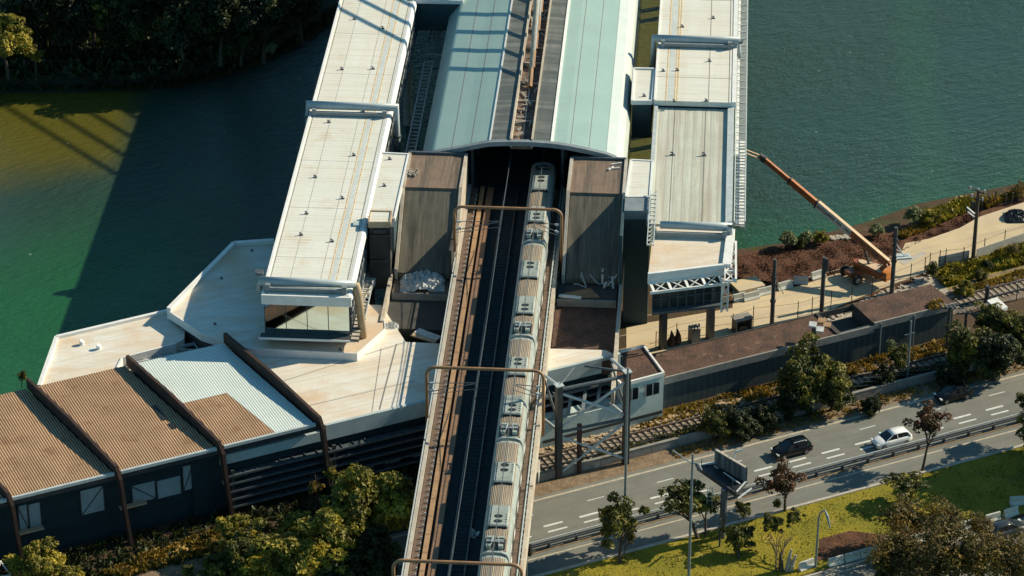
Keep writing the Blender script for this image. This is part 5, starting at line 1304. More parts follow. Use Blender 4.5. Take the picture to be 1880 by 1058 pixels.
t, x, y = pole('utility_pole', 1637, 541, 8.8, .27, .22, 'pole_dark', 'tall dark utility pole right of the boom lift with a small platform', group=gp)
m = MB(); m.beam((x, y, 6.8), (x + 1.3, y - .3, 5.0), .1, .1); m.beam((x, y, 6.0), (x + 1.6, y - .2, 5.2), .08, .08)
m.prism([(x + .2, y - .9), (x + 1.9, y - .6), (x + 1.8, y + .5), (x + .2, y + .4)], 5.0, 5.18); m.build('platform', 'light_steel', t)
m = MB()
for z in (4.4, 6.4, 7.2): m.tube([(x, y, z - .1), (x, y, z + .1)], .34, 8)
m.build('bands', 'dark_steel', t)
t, x, y = pole('power_pole', 1786, 482, 9.6, .26, .18, 'pole_wood', 'tall brown power pole with angled cross arms by the green river bank', group=None)
for z, l in ((9.4, 2.2), (8.4, 1.6)):
    m = MB(); m.beam((x - l * .5, y + 1.0, z), (x + l * .3, y - .5, z), .14, .14); a = m.build('cross_arm', 'pole_wood', t)
    for k in (-.4, 0, .3): MB().tube([(x + k * l, y - k * 1.2, z), (x + k * l, y - k * 1.2, z + .4)], .1, 6).build('insulator', 'light_steel', a)
m = MB(); m.beam((x, y, 6.2), (x - 1.1, y + .8, 6.9), .18, .14); m.beam((x, y, 5.8), (x - 1.0, y + .6, 6.4), .14, .14); m.build('bracket', 'light_steel', t)
m = MB(); m.tube([(x - .5, y, 7.2), (x - .5, y, 8.0)], .25, 8); m.build('transformer', 'dark_steel', t)
t, x, y = pole('lamp_post', 1146, 1000, 21.0, .16, .10, 'pole_grey', 'very tall grey lamp mast rising from the tree beside the lattice frame', 'lamp post')
t, x, y = pole('lamp_post', 1264, 1072, 15.4, .16, .11, 'pole_grey', 'tall grey lamp post left of the billboard with a single arm', 'lamp post')
m = MB(); m.beam((x, y, 14.2), (x - 1.9, y + 1.2, 15.0), .09, .09); m.beam((x, y, 14.3), (x + .5, y - .4, 14.5), .1, .1); m.build('arm', 'pole_grey', t)
m = MB(); m.tube([(x + .3, y - .2, 14.3), (x + .55, y - .5, 14.25), (x + .85, y - .9, 14.0)], [.12, .26, .12], 8); m.build('lamp_head', 'mid_steel', t)
x, y = at(1497, 1042); t = root('lamp_post', 'slim curved lamp post standing at the row of white barriers', 'lamp post', (x, y, 0))
MB().tube([(x, y, 0), (x + .05, y, 6.0), (x + .15, y, 6.5), (x + .45, y, 6.85), (x + .75, y, 6.9)], [.12, .09, .08, .08, .07], 8).build('shaft', 'pole_grey', t)
m = MB(); m.tube([(x + .6, y, 6.95), (x + .85, y - .5, 6.5), (x + 1.1, y - 1.2, 5.6)], [.07, .15, .07], 8); m.build('lamp_head', 'pole_grey', t)
# small black sign by the viaduct
t, x, y = pole('sign_post', 967, 1085, 5.0, .07, .07, 'pole_grey', 'thin pole with a dark box sign right beside the lower viaduct edge', 'sign')
m = MB(); m.obox((x - .1, y), (.9, -.43), 1.25, .45, 4.4, 5.6); m.build('sign_box', 'train_dark', t)
# thin fence posts along the access road and at the river
gf = 'thin posts of the access road fence'
fp = [(1204, 640, 2.2), (1242, 622, 2.0), (1311, 612, 2.2), (1345, 610, 2.4), (1382, 607, 3.2), (1464, 590, 2.6), (1490, 585, 2.8), (1525, 570, 2.6), (1563, 560, 2.4), (1600, 548, 2.4), (1671, 520, 2.6), (1697, 505, 2.4), (1706, 500, 2.6), (1724, 495, 2.6), (1735, 490, 2.4), (1768, 484, 2.2), (1806, 470, 2.4), (1843, 458, 2.6), (1879, 445, 2.4)]
t = root('access_fence', 'thin wire fence on slender brown posts along the near side of the access road', 'fence', at(1560, 560) + (0,))
pr = []
for px, py, h_ in fp:
    x, y = at(px, py); MB().beam((x, y, 0), (x, y, h_), .09, .09).build('post', 'pole_wood', t); pr.append((x, y, h_))
m = MB()
for a, b in zip(pr[:-1], pr[1:]):
    for kz in (.45, .9): m.beam((a[0], a[1], a[2] * kz), (b[0], b[1], b[2] * kz), .025, .025)
m.build('wires', 'pole_wood', t)
t = root('weedy_panel_fence', 'rust stained pale fence panels behind the yellow weeds at the right edge', 'fence', at(1800, 475) + (0,))
m = MB()
for a, b in (((1722, 492), (1778, 480)), ((1792, 478), (1880, 448))): wallseg(m, at(*a), at(*b), .08, .1, 1.5)
m.build('panels', 'concrete_light', t)
gr = 'weathered stakes on the far green bank'
for i, px in enumerate((1802, 1814, 1825, 1845, 1857, 1869, 1877)):
    x, y = at(px, 384 - (px - 1802) * .18); m = MB(); m.beam((x, y, -.5), (x + .1, y, 1.5 if i != 2 else 2.2), .16, .16); setp(m.build('stake', 'pole_wood'), ['first', 'second', 'third', 'fourth', 'fifth', 'sixth', 'last'][i] + ' weathered stake from the left on the right edge river bank', 'stake', gr)
# floodlight cluster mast
x, y = at(1490, 690); t = root('floodlight_mast', 'dark mast with four square orange and white lamp heads before the long building', 'floodlight', (x, y, 0))
MB().tube([(x, y, 0), (x, y, 6.1)], .26, 8).build('mast', 'pole_dark', t)
for i, (px, py, mt) in enumerate(((1492, 597, 'tarp'), (1508, 590, 'orange_cover'), (1518, 598, 'orange_cover'), (1505, 606, 'tarp'))):
    P = at(px, py, 6.2); m = MB(); m.loft([[(P[0] - .45, P[1] - .35, 6.1), (P[0] + .3, P[1] - .55, 6.1), (P[0] + .5, P[1] + .35, 6.2), (P[0] - .3, P[1] + .5, 6.2)], [(P[0] - .45, P[1] - .35, 6.3), (P[0] + .3, P[1] - .55, 6.3), (P[0] + .5, P[1] + .35, 6.4), (P[0] - .3, P[1] + .5, 6.4)]]); m.build('lamp_head', mt, t)
m = MB(); a0 = at(1494, 607, 6.1)
for px, py in ((1492, 597), (1508, 590), (1518, 598), (1505, 606)): m.beam((x, y, 6.0), at3(px, py, 6.1), .06, .06)
m.build('arms', 'dark_steel', t)
for i, (px, py, bx, by, lb) in enumerate(((1740, 566, 1738, 640, 'dark mast with a comb of small lamps at the end of the long building'), (1772, 556, 1768, 650, 'dark mast with a comb of small lamps in front of the dark trees at right'))):
    x, y = at(bx, by); t = root('lamp_mast', lb, 'floodlight', (x, y, 0), group='masts with combs of lamps'); zt = 5.2
    MB().tube([(x, y, 0), (x, y, zt)], .16, 8).build('mast', 'pole_dark', t)
    for k in range(4):
        m = MB(); m.beam((x - 1.1 + k * .5, y + .5 - k * .1, zt + .4), (x - .7 + k * .5, y - .1 - k * .1, zt + .1), .12, .08); m.build('lamp_head', 'mid_steel', t)
    m = MB(); m.beam((x - 1.1, y, zt), (x + 1.6, y, zt), .12, .12); m.build('cross_arm', 'dark_steel', t)
x, y = at(1665, 700); t, x, y = pole('slim_pole', 1665, 702, 7.8, .12, .10, 'pole_grey', 'slim grey pole with a short arm rising in front of the long dark wall', 'pole')
MB().beam((x - .6, y, 6.0), (x + .5, y, 6.3), .1, .1).build('cross_arm', 'pole_grey', t)
x, y = at(1815, 560); t, x, y = pole('signal_post', 1811, 556, 2.2, .25, .25, 'dark_steel', 'short dark signal post beside the ground level track at right', 'post')
x, y = at(1866, 555); t, x, y = pole('thin_post', 1866, 552, 2.2, .06, .06, 'dark_steel', 'thin dark post beside the ground level track at the right edge', 'post')
setp(MB().prism(pp([(1812, 553), (1830, 547), (1850, 565), (1832, 572)], 1.2), .9, 1.3).build('white_sheet', 'white_trim'), 'bright white metal sheet lying above the dark trees at the right edge', 'metal sheet')
# little huts by the access road
x, y = at(1274, 628); t = root('guard_booth', 'tiny grey booth with slatted cream roof between the gallery columns', 'booth', (x, y, 0))
MB().obox((x, y), R, 1.05, 1.0, 0, 1.9).build('walls', 'mid_steel', t)
m = MB()
for k in range(4): m.obox((x - .55 + k * .36, y), (0, 1), 1.2, .22, 1.95, 2.05)
m.build('slatted_roof', 'cream', t); MB().obox((x, y - .52), R, .3, .05, .8, 1.3).build('hatch', 'light_steel', t)
x, y = at(1362, 607); t = root('machine_shelter', 'low open grey shelter with a cream lip next to the access road', 'shelter', (x, y, 0))
m = MB(); m.obox((x, y + .7), R, 2.0, .12, 0, 1.5); 
for s_ in (-1, 1): m.obox((x + s_ * .95 * R[0], y + s_ * .95 * R[1] + .2), R, .12, 1.1, 0, 1.5)
m.build('walls', 'mid_steel', t); MB().obox((x, y + .3), R, 2.2, 1.4, 1.5, 1.6).build('roof', 'concrete', t); MB().obox((x, y + .1), R, .9, .5, 0, .6).build('machine', 'train_dark', t)
for i, px in enumerate((1232, 1243)):
    x, y = at(px, 634 - i * 3); m = MB(); m.tube([(x, y, 0), (x, y, .5), (x + .1, y, 1.1), (x, y, 1.9)], [.45, .5, .3, .05], 8); setp(m.build('covered_bollard', 'rust_beam'), ('left' if i == 0 else 'right') + ' one of two rust red wrapped stumps by the gallery columns', 'stump')
# billboard (seen from behind)
t = root('billboard', 'black roadside billboard with catwalk on one thick column, seen from behind', 'billboard', at(1325, 987) + (0,))
zb = 6.2
pA, pB = at(1313, 850, zb), at(1370, 884, zb); qA, qB = at(1281, 854, zb), at(1352, 904, zb)
m = MB(); wallseg(m, pA, pB, .18, zb - .2, zb + 1.55); m.build('panel', 'graffiti', t)
m = MB(); wallseg(m, pA, pB, .24, zb + 1.56, zb + 1.66); m.build('top_edge', 'cream', t)
m = MB(); m.prism([pA, pB, qB, qA], zb - .2, zb - .1); m.build('catwalk', 'train_dark', t)
m = MB(); wallseg(m, qA, qB, .22, zb - .55, zb - .05); 
for k in range(6):
    f = k / 5; a = (pA[0] + (pB[0] - pA[0]) * f, pA[1] + (pB[1] - pA[1]) * f); b = (qA[0] + (qB[0] - qA[0]) * f, qA[1] + (qB[1] - qA[1]) * f); m.beam(a + (zb - .3,), b + (zb - .3,), .12, .18)
m.build('frame', 'dark_steel', t)
m = MB()
for f0, f1 in ((.18, .28), (.42, .85)): m.beam(tuple(qA[i] * .45 + pA[i] * .55 + (qB[i] - qA[i]) * f0 for i in (0, 1)) + (zb + .35,), tuple(qA[i] * .45 + pA[i] * .55 + (qB[i] - qA[i]) * f1 for i in (0, 1)) + (zb + .35,), .12, .06)
m.beam(qA + (zb,), pA + (zb + .02,), .25, .12); m.beam(qB + (zb + .05,), pB + (zb + .05,), .14, .12)
m.beam((qB[0] + .1, qB[1] - .7, zb - .3), (pB[0] + .5, pB[1] - .8, zb - .3), .14, .12)
mid = tuple((pA[i] + pB[i]) / 2 for i in (0, 1)); m.beam(mid + (zb + .9,), (mid[0] + .5, mid[1] + .6, zb + 2.1), .1, .1); m.beam((mid[0] + .5, mid[1] + .6, zb + 2.1), (mid[0] + 1.2, mid[1] + .8, zb + 2.2), .14, .14)
m.build('rails', 'light_steel', t)
m = MB()
for f in (.1, .9): m.beam(tuple(qA[i] + (qB[i] - qA[i]) * f for i in (0, 1)) + (zb,), tuple(qA[i] + (qB[i] - qA[i]) * f for i in (0, 1)) + (zb + 1.1,), .07, .07)
for f in (.0, 1.0): m.beam(tuple(pA[i] + (pB[i] - pA[i]) * f for i in (0, 1)) + (zb - .2,), tuple(pA[i] + (pB[i] - pA[i]) * f for i in (0, 1)) + (zb + 1.7,), .16, .16)
m.build('posts', 'mid_steel', t)
bx, by = at(1325, 987); cxm = tuple((pA[i] + pB[i] + qA[i] + qB[i]) / 4 for i in (0, 1))
MB().tube([(bx, by, 0), (bx + .12, by, zb - .3)], [.34, .36], 12).build('column', 'mid_steel', t)
m = MB()
for dx in (-1.6, -1.1): m.beam((bx + dx, by + .3, 2.6), (bx + dx, by + .3, zb - .3), .07, .07)
for z in np.arange(2.8, 6, .5): m.beam((bx - 1.6, by + .3, z), (bx - 1.1, by + .3, z), .05, .05)
m.build('ladder', 'light_steel', t)
t, x, y = pole('thin_post', 1321, 1004, 3.4, .10, .08, 'pole_dark', 'thin dark post on the lawn just below the billboard column', 'post')
# fallen white frame at the lower left corner
m = MB()
a, b, c_ = at3(1, 1030, 2.5), at3(19, 1056, 2.0), at3(-6, 1060, 2.0)
for p, q in ((a, b), (b, c_), (c_, a)): m.beam(p, q, .12, .12)
setp(m.build('triangular_trestle', 'white_trim'), 'corner of a white triangular trestle in the lower left corner', 'trestle')

# ================================================================== VEGETATION
def crown_mesh(name, seed, nclump, nleaf, leaf, mat, R_=(1, 1, .8), clump=.34, shell=.55, zlow=-.9, up=.35):
    rg = np.random.RandomState(seed); vs = []; fs = []
    cs = []
    while len(cs) < nclump:
        p = rg.uniform(-1, 1, 3); l = np.linalg.norm(p)
        if l > 1 or l < shell * rg.rand() or p[2] < zlow: continue
        q_ = p / (l + 1e-6); p = p * (0.80 + .42 * math.sin(q_[0] * 4.1 + seed) * math.cos(q_[1] * 3.3 + seed * 2) + .16 * math.sin(q_[2] * 5 + seed))
        cs.append((p * np.array(R_) * (1 - clump * .6), clump * rg.uniform(.55, 1.25)))
    per = nleaf // nclump; k = 0
    for c, cr in cs:
        d = rg.normal(size=(per, 3)); d /= np.linalg.norm(d, axis=1)[:, None]
        d[:, 2] = np.where(d[:, 2] < -.3, -d[:, 2], d[:, 2])
        rad = cr * (0.55 + .5 * rg.rand(per)) ** .7
        pos = c + d * rad[:, None] * np.array([1, 1, .8])
        nrm = d * .7 + rg.normal(size=(per, 3)) * .55 + np.array([0, 0, up]); nrm /= np.linalg.norm(nrm, axis=1)[:, None]
        a = np.cross(nrm, rg.normal(size=(per, 3))); a /= np.linalg.norm(a, axis=1)[:, None]; b = np.cross(nrm, a)
        s = leaf * rg.uniform(.55, 1.3, per)
        A = a * s[:, None]; B = b * (s * .55)[:, None]; Nn = nrm * (s * .18)[:, None]
        for q in (pos - A, pos - B * 1.0 + Nn, pos + A, pos + B * 1.0 + Nn): vs.append(q)
        n0 = k
        for i in range(per): fs.append((n0 + i, n0 + per + i, n0 + 2 * per + i, n0 + 3 * per + i))
        k += 4 * per
    me = bpy.data.meshes.new(name); me.from_pydata(np.concatenate(vs).tolist(), [], fs); me.materials.append(MT[mat]); me.update(); return me
def trunk_mesh(name, seed, h_, r, mat='bark', limbs=6, spread=.7):
    rg = random.Random(seed); m = MB(); bend = rg.uniform(-.12, .12)
    m.tube([(0, 0, 0), (bend * .4, 0, h_ * .35), (bend, bend * .5, h_ * .7), (bend * 1.2, 0, h_)], [r, r * .8, r * .6, r * .35], 7)
    for k in range(limbs):
        a = 2 * math.pi * k / limbs + rg.uniform(-.4, .4); z0 = h_ * rg.uniform(.5, .95); L_ = spread * rg.uniform(.6, 1.0)
        p = [(bend, 0, z0), (bend + math.cos(a) * L_ * .5, math.sin(a) * L_ * .5, z0 + .25 * L_ + .15), (bend + math.cos(a) * L_, math.sin(a) * L_, z0 + .8 * L_)]
        m.tube(p, [r * .45, r * .3, r * .1], 5)
        for j in range(2):
            a2 = a + rg.uniform(-.8, .8); q = p[1]; m.tube([q, (q[0] + math.cos(a2) * L_ * .5, q[1] + math.sin(a2) * L_ * .5, q[2] + .5 * L_)], [r * .22, r * .07], 4)
    me = bpy.data.meshes.new(name); me.from_pydata(m.v, [], m.f); me.materials.append(MT[mat]); me.update(); return me
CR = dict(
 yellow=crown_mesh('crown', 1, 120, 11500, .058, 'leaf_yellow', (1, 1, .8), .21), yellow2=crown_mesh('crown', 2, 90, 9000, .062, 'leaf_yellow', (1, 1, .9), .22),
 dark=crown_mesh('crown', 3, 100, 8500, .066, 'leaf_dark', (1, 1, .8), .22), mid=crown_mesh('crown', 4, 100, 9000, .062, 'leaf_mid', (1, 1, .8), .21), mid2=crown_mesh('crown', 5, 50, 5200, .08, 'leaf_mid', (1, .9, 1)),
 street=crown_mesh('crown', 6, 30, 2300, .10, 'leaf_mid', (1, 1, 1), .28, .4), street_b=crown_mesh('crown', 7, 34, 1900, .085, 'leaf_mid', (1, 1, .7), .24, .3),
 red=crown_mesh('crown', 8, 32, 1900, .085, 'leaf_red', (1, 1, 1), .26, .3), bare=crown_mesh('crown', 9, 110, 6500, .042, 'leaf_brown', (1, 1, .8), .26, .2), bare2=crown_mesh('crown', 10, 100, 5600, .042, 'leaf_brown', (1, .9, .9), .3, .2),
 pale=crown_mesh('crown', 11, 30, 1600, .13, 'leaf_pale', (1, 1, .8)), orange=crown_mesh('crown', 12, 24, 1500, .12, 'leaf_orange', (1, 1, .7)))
TRK = [trunk_mesh('trunk', 20 + i, 1.0, .07, limbs=7, spread=.65) for i in range(3)] + [trunk_mesh('trunk', 30, 1.0, .045, limbs=12, spread=.8)]
_tr = random.Random(5)
def tree(kind, px, py, zc, rad, label, cat='tree', group=None, base=None, squash=1.0, tr_=None, name='tree', foot=None):
    "crown centre seen at pixel px,py with height zc and radius rad; trunk straight down (or foot pixel)"
    x, y = at(px, py, zc); fx, fy = foot and at(*foot) or (x, y)
    zg = 0 if y < 370 else -1.5
    if label.startswith('x'): return
    t = root(name, label, cat, (fx, fy, zg), group=group, local=True)
    c = bpy.data.objects.new('crown', CR[kind]); COL.objects.link(c); c.parent = t; c.location = (x - fx, y - fy, zc - zg); c.scale = (rad, rad, rad * squash); c.rotation_euler = (0, 0, _tr.uniform(0, 6.28))
    if name != 'shrub':
        k = bpy.data.objects.new('trunk', TRK[tr_ if tr_ is not None else _tr.randrange(3)]); COL.objects.link(k); k.parent = t
        hh = max(zc - zg - rad * .15, .8); k.scale = (rad * .9 + .3, rad * .9 + .3, hh); 
        dx, dy = x - fx, y - fy
        if abs(dx) + abs(dy) > .3:
            k.rotation_euler = (math.atan2(-dy, hh) * 1.0, math.atan2(dx, hh), 0)
    return t
G1 = 'yellow green trees at the bottom between shed and viaduct'
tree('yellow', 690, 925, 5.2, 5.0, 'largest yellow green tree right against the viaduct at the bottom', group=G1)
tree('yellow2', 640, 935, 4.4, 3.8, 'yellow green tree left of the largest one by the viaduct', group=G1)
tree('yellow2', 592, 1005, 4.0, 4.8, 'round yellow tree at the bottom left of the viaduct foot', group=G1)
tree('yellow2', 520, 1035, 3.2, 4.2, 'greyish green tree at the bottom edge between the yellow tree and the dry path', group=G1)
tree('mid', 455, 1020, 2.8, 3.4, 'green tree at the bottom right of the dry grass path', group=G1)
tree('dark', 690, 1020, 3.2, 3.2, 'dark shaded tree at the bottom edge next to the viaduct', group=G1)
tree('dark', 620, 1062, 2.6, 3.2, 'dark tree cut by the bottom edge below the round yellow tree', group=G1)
tree('yellow2', 430, 978, 3.0, 2.3, 'small pointed yellow green tree at the end of the dark shed wall', group=G1)
tree('yellow2', 545, 965, 3.0, 2.0, 'small yellow green tree between the dark facade and round yellow tree', group=G1)
tree('orange', 578, 893, 4.4, .9, 'small orange leaved treetop in front of the last rusty beam', group=G1)
tree('yellow2', 607, 870, 5.0, .8, 'tiny yellow treetop just right of the last rusty beam', group=G1)
tree('yellow2', 68, 1042, 2.8, 3.2, 'yellow green tree at the bottom left corner', group=None)
tree('yellow2', 135, 1058, 1.6, 1.2, 'low yellow bush right of the corner tree', cat='bush', name='shrub')
tree('mid', 400, 1042, 1.8, 2.0, 'green bush beside the dry grass path at the bottom', cat='bush', name='shrub')
tree('orange', 395, 1000, 1.0, 1.1, 'orange dry bush at the top of the dry grass path', cat='bush', name='shrub')
tree('mid2', 345, 1052, 1.0, .9, 'low green bush below the dry grass path', cat='bush', name='shrub')
G2 = 'trees between the tracks and the highway'
tree('mid', 1480, 690, 3.8, 4.2, 'big dark green tree in front of the long building below the floodlight', group=G2)
tree('mid', 1528, 712, 2.9, 3.2, 'dark green tree leaning right of the big one', group=G2)
tree('dark', 1455, 740, 1.8, 2.2, 'dark low tree left under the big tree', group=G2)
tree('mid', 1312, 778, 1.9, 2.0, 'round green tree next to the ground track below the teal house', group=G2)
tree('dark', 1360, 778, 1.5, 2.3, 'dark tree mass right of the round green tree', group=G2)
tree('dark', 1405, 765, 1.4, 1.9, 'dark bushy tree between the round green tree and the big tree', group=G2)
tree('mid2', 1652, 655, 2.4, 1.5, 'small light green tree around the slim grey pole', group=G2)
tree('pale', 1637, 632, 3.2, .7, 'tiny pale treetop against the long dark wall', group=G2)
tree('dark', 1625, 690, 1.4, 1.6, 'dark bush left under the slim grey pole', group=G2)
tree('mid2', 1772, 640, 3.2, 3.0, 'dark green tree at the corner of the long building', group=G2)
tree('dark', 1830, 650, 3.4, 3.6, 'broad dark tree on the right beside the highway', group=G2)
tree('mid', 1825, 590, 4.2, 2.6, 'taller green tree below the white sheet at right', group=G2)
tree('mid', 1880, 610, 3.6, 3.2, 'green tree cut by the right edge above the highway', group=G2)
tree('dark', 1740, 690, 1.2, 1.8, 'dark bush above the shaded black car', group=G2)
tree('dark', 1600, 745, 1.0, 1.5, 'dark bush behind the concrete wall left of the dry verge', group=G2)
tree('orange', 1620, 790, .2, .1, 'x', name='shrub') if False else None
G3 = 'young street trees on the lawn'
tree('street', 1135, 958, 4.2, 2.9, 'bushy street tree hiding the foot of the tall lamp mast', group=G3, foot=(1137, 1033))
tree('street', 1160, 985, 2.4, .8, 'small side tree right of the tall lamp mast foot', group=G3, foot=(1140, 1030))
tree('street_b', 1262, 915, 4.4, 3.2, 'broad brownish tree right behind the single arm lamp post', group=G3, foot=(1281, 988), squash=.8)
tree('street_b', 1300, 925, 3.6, 1.9, 'brownish tree touching the billboard column', group=G3, foot=(1295, 985), squash=.8)
tree('red', 1437, 885, 3.8, 2.4, 'small reddish tree below the black hatchback', group=G3, foot=(1441, 938))
tree('mid2', 1427, 925, 1.0, .55, 'green tuft at the foot of the reddish tree', group=G3, name='shrub')
tree('red', 1706, 775, 5.2, 2.3, 'slender dark reddish tree right of the white car', group=G3, foot=(1693, 866))
tree('street', 1362, 935, 3.4, 1.1, 'tall thin leafy tree right of the billboard column, upper crown', group=G3, foot=(1356, 1025))
tree('street', 1360, 985, 1.9, 1.8, 'low bushy tree on the lawn right of the billboard column', group=G3, foot=(1355, 1026))
tree('street', 1420, 960, 3.2, 1.3, 'lean tree with two tufts on the lawn, left tuft', group=G3, foot=(1425, 1050))
tree('street', 1457, 952, 3.3, 1.1, 'lean tree with two tufts on the lawn, right tuft', group=G3, foot=(1430, 1045))
tree('street_b', 1663, 885, 2.3, 2.6, 'low umbrella shaped tree at the lawn edge', group=G3, foot=(1667, 915), squash=.6)
tree('bare', 1660, 955, 3.2, 3.3, 'airy brown tree on the lawn left of the lower right thicket', group=G3, tr_=3)
tree('bare', 1735, 960, 3.4, 3.0, 'airy brown tree behind the row of barriers, middle of the thicket', group=G3, tr_=3)
G4 = 'brown half bare trees in the lower right corner'
for (k, px, py, z, r, lb) in (('bare', 1645, 1015, 3.0, 3.4, 'bare dark tree at the left end of the lower right thicket'), ('bare2', 1725, 1020, 3.6, 4.2, 'brown tree in the middle of the lower right thicket'), ('bare', 1795, 1025, 3.8, 4.2, 'orange brown tree right of the thicket middle'), ('bare2', 1865, 1030, 3.8, 4.0, 'brown tree in the bottom right corner'), ('bare', 1690, 1060, 2.6, 3.0, 'brown tree cut by the bottom edge in the thicket'), ('bare2', 1800, 965, 3.0, 1.7, 'thin brown tree in front of the dark grey car'), ('mid2', 1630, 1045, 1.6, 1.6, 'dark green bush at the bottom left of the thicket'), ('bare', 1560, 1000, .1, .05, '')):
    if lb: tree(k, px, py, z, r, lb, group=G4, tr_=3)
tree('mid', 1892, 738, 4.5, 1.7, 'drooping green tree peeking in at the right edge over the highway', foot=(1905, 830))
tree('mid2', 1905, 800, 3.8, 2.6, 'tree cut by the right edge beside the guardrail', foot=(1910, 850))
# big crowns off to the right cast the dark lawn shade
for (px, py, z, r, w_) in ((1985, 735, 7, 5.4, 'nearest'), (2060, 770, 7, 5.0, 'second'), (1945, 800, 4.5, 3.2, 'lowest'), (2110, 735, 8, 5.0, 'farthest')):
    tree('dark', px, py, z, r, w_ + ' large tree standing just outside the right edge of the picture', group='large trees beyond the right edge')
# far bank
G5 = 'dark trees on the far river bank at top left'
fb_ = [('dark', 60, 10, 5.5, 5.0, 'dark tree in the top left corner behind the sunlit one'), ('dark', 165, -5, 6, 5.2, 'dark tree at the top edge, second from the left corner'), ('dark', 250, 25, 5, 4.2, 'dark tree in the middle of the shaded bank'), ('mid', 190, 25, 4.5, 2.6, 'slightly lit green crown between the dark trees at top left'), ('dark', 335, 50, 4.5, 4.2, 'dark tree with a pale tip leaning over the water'), ('dark', 400, 20, 6.5, 5.0, 'dark tree left of the gallery shadow at the top edge'), ('dark', 480, 15, 6.5, 4.6, 'dark tree at the top edge near the left gallery'), ('dark', 130, 45, 2.5, 4.0, 'low dark tree at the muddy water edge'), ('dark', 30, 55, 2.0, 3.4, 'low dark tree under the sunlit crown'), ('dark', 220, 65, 1.5, 3.4, 'low dark bush hanging above the striped shallow water'), ('dark', 552, 5, 4.5, 3.4, 'dark tree touching the left gallery at the top edge'), ('dark', 440, 70, 2.5, 3.4, 'low dark tree in the bridge shadow'), ('dark', 90, -40, 9, 6, 'tall dark tree added above the top left corner to shade the bank'), ('dark', 300, -40, 9, 6, 'tall dark tree added above the top edge, left, to shade the bank'), ('dark', 450, -50, 9, 6, 'tall dark tree added above the top edge, by the gallery, to shade the bank')]  # last three stand above the frame, added to shade the bank
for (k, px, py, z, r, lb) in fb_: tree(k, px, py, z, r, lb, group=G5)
tree('yellow2', 10, 70, 4.5, 4.0, 'sunlit yellow green tree at the left edge near the top')
tree('yellow2', 62, 100, 2.0, 1.3, 'small sunlit branch tuft right of the sunlit tree', group=None)
tree('pale', 498, 90, 1.2, .9, 'small sunlit pale bush at the water edge near the left gallery', name='shrub', cat='bush')
# right bank shrubs
G6 = 'bushes on the right river bank'
for (k, px, py, z, r, lb) in (('pale', 1446, 438, 1.2, 1.3, 'broad leaved bush at the left end of the mulch slope'), ('pale', 1480, 436, .9, 1.0, 'light bush right of the broad leaved bush on the bank'), ('yellow2', 1508, 436, .9, 1.1, 'yellow green bush right under the boom'), ('pale', 1608, 422, 1.0, 1.1, 'airy green bush right of the boom at the water edge'), ('pale', 1677, 395, 1.4, 1.3, 'broad leaved bush left of the green bank'), ('yellow2', 1705, 400, 1.0, 1.3, 'yellow green clump beside the broad leaved bank bush'), ('mid2', 1470, 447, .5, .9, 'low green clump under the light bank bush')):
    tree(k, px, py, z, r, lb, cat='bush', name='shrub', group=G6)
tree('bare', 1875, 350, 1.0, 1.6, 'brown brush pile on the bank at the right edge', cat='bush', name='shrub')
tree('bare', 1860, 458, 1.6, 1.0, 'bare reddish brown bush before the pale fence panels', cat='bush', name='shrub')
tree('mid2', 1712, 496, 1.4, 1.0, 'dark green weedy bush at the left end of the green verge', cat='bush', name='shrub')
tree('dark', 1812, 486, .8, .8, 'small dark bush in the yellow green verge', cat='bush', name='shrub')
tree('mid2', 1800, 508, .6, .9, 'low bush beside the footpath by the track', cat='bush', name='shrub')
tree('yellow2', 1772, 530, .8, 1.3, 'green yellow mound at the end of the footpath', cat='bush', name='shrub')
tree('mid2', 42, 690, 2.0, .6, 'thin leafy twig at the left river edge', name='sapling', cat='sapling', foot=(40, 712))
# stump
t = root('tree_stump', 'broken pale splintered stump with ivy on the lawn', 'stump', at(1440, 1048) + (0,)); x, y = at(1440, 1048)
for i, (dx, h_, tl) in enumerate(((-.3, 2.2, -.2), (.25, 2.6, .35), (.6, 1.9, .5))):
    MB().tube([(x + dx, y, 0), (x + dx + tl * .4, y, h_ * .5), (x + dx + tl, y, h_)], [.28, .22, .10], 7).build('broken_stem', 'stone' if i else 'bark', t)
# ground cover: grasses and weeds nobody could count
def cover(name, label, poly, z, n, size, hgt, mat, seed, kind='stuff'):
    rg = np.random.RandomState(seed); P = np.array(poly); x0, y0 = P.min(0); x1, y1 = P.max(0); pts = []
    def inside(x, y):
        c = False; j = len(P) - 1
        for i in range(len(P)):
            if ((P[i][1] > y) != (P[j][1] > y)) and (x < (P[j][0] - P[i][0]) * (y - P[i][1]) / (P[j][1] - P[i][1] + 1e-9) + P[i][0]): c = not c
            j = i
        return c
    tries = 0
    while len(pts) < n and tries < n * 20:
        tries += 1; x = rg.uniform(x0, x1); y = rg.uniform(y0, y1)
        if inside(x, y) and (math.sin(x * 1.9 + seed) * math.sin(y * 1.3 + x * .7) > rg.uniform(-1.1, .6)): pts.append((x, y))
    vs = []; fs = []
    for i, (x, y) in enumerate(pts):
        hh = hgt * rg.uniform(.3, 1) * (0.6 + .6 * abs(math.sin(x * .9) * math.cos(y * .8))); a = rg.uniform(0, 6.28); s = size * rg.uniform(.5, 1.3)
        dx, dy = math.cos(a) * s, math.sin(a) * s; lx, ly = rg.uniform(-.5, .5) * hh, rg.uniform(-.5, .5) * hh; k = len(vs)
        vs += [(x - dx, y - dy, z + hh * .2), (x + dx, y + dy, z + hh * .25), (x + dx * .6 + lx, y + dy * .6 + ly, z + hh), (x - dx * .6 + lx, y - dy * .6 + ly, z + hh * .9)]; fs.append((k, k + 1, k + 2, k + 3))
    m = MB(); m.add(vs, fs); o = m.build(name, mat); setp(o, label, 'vegetation', kind=kind); return o
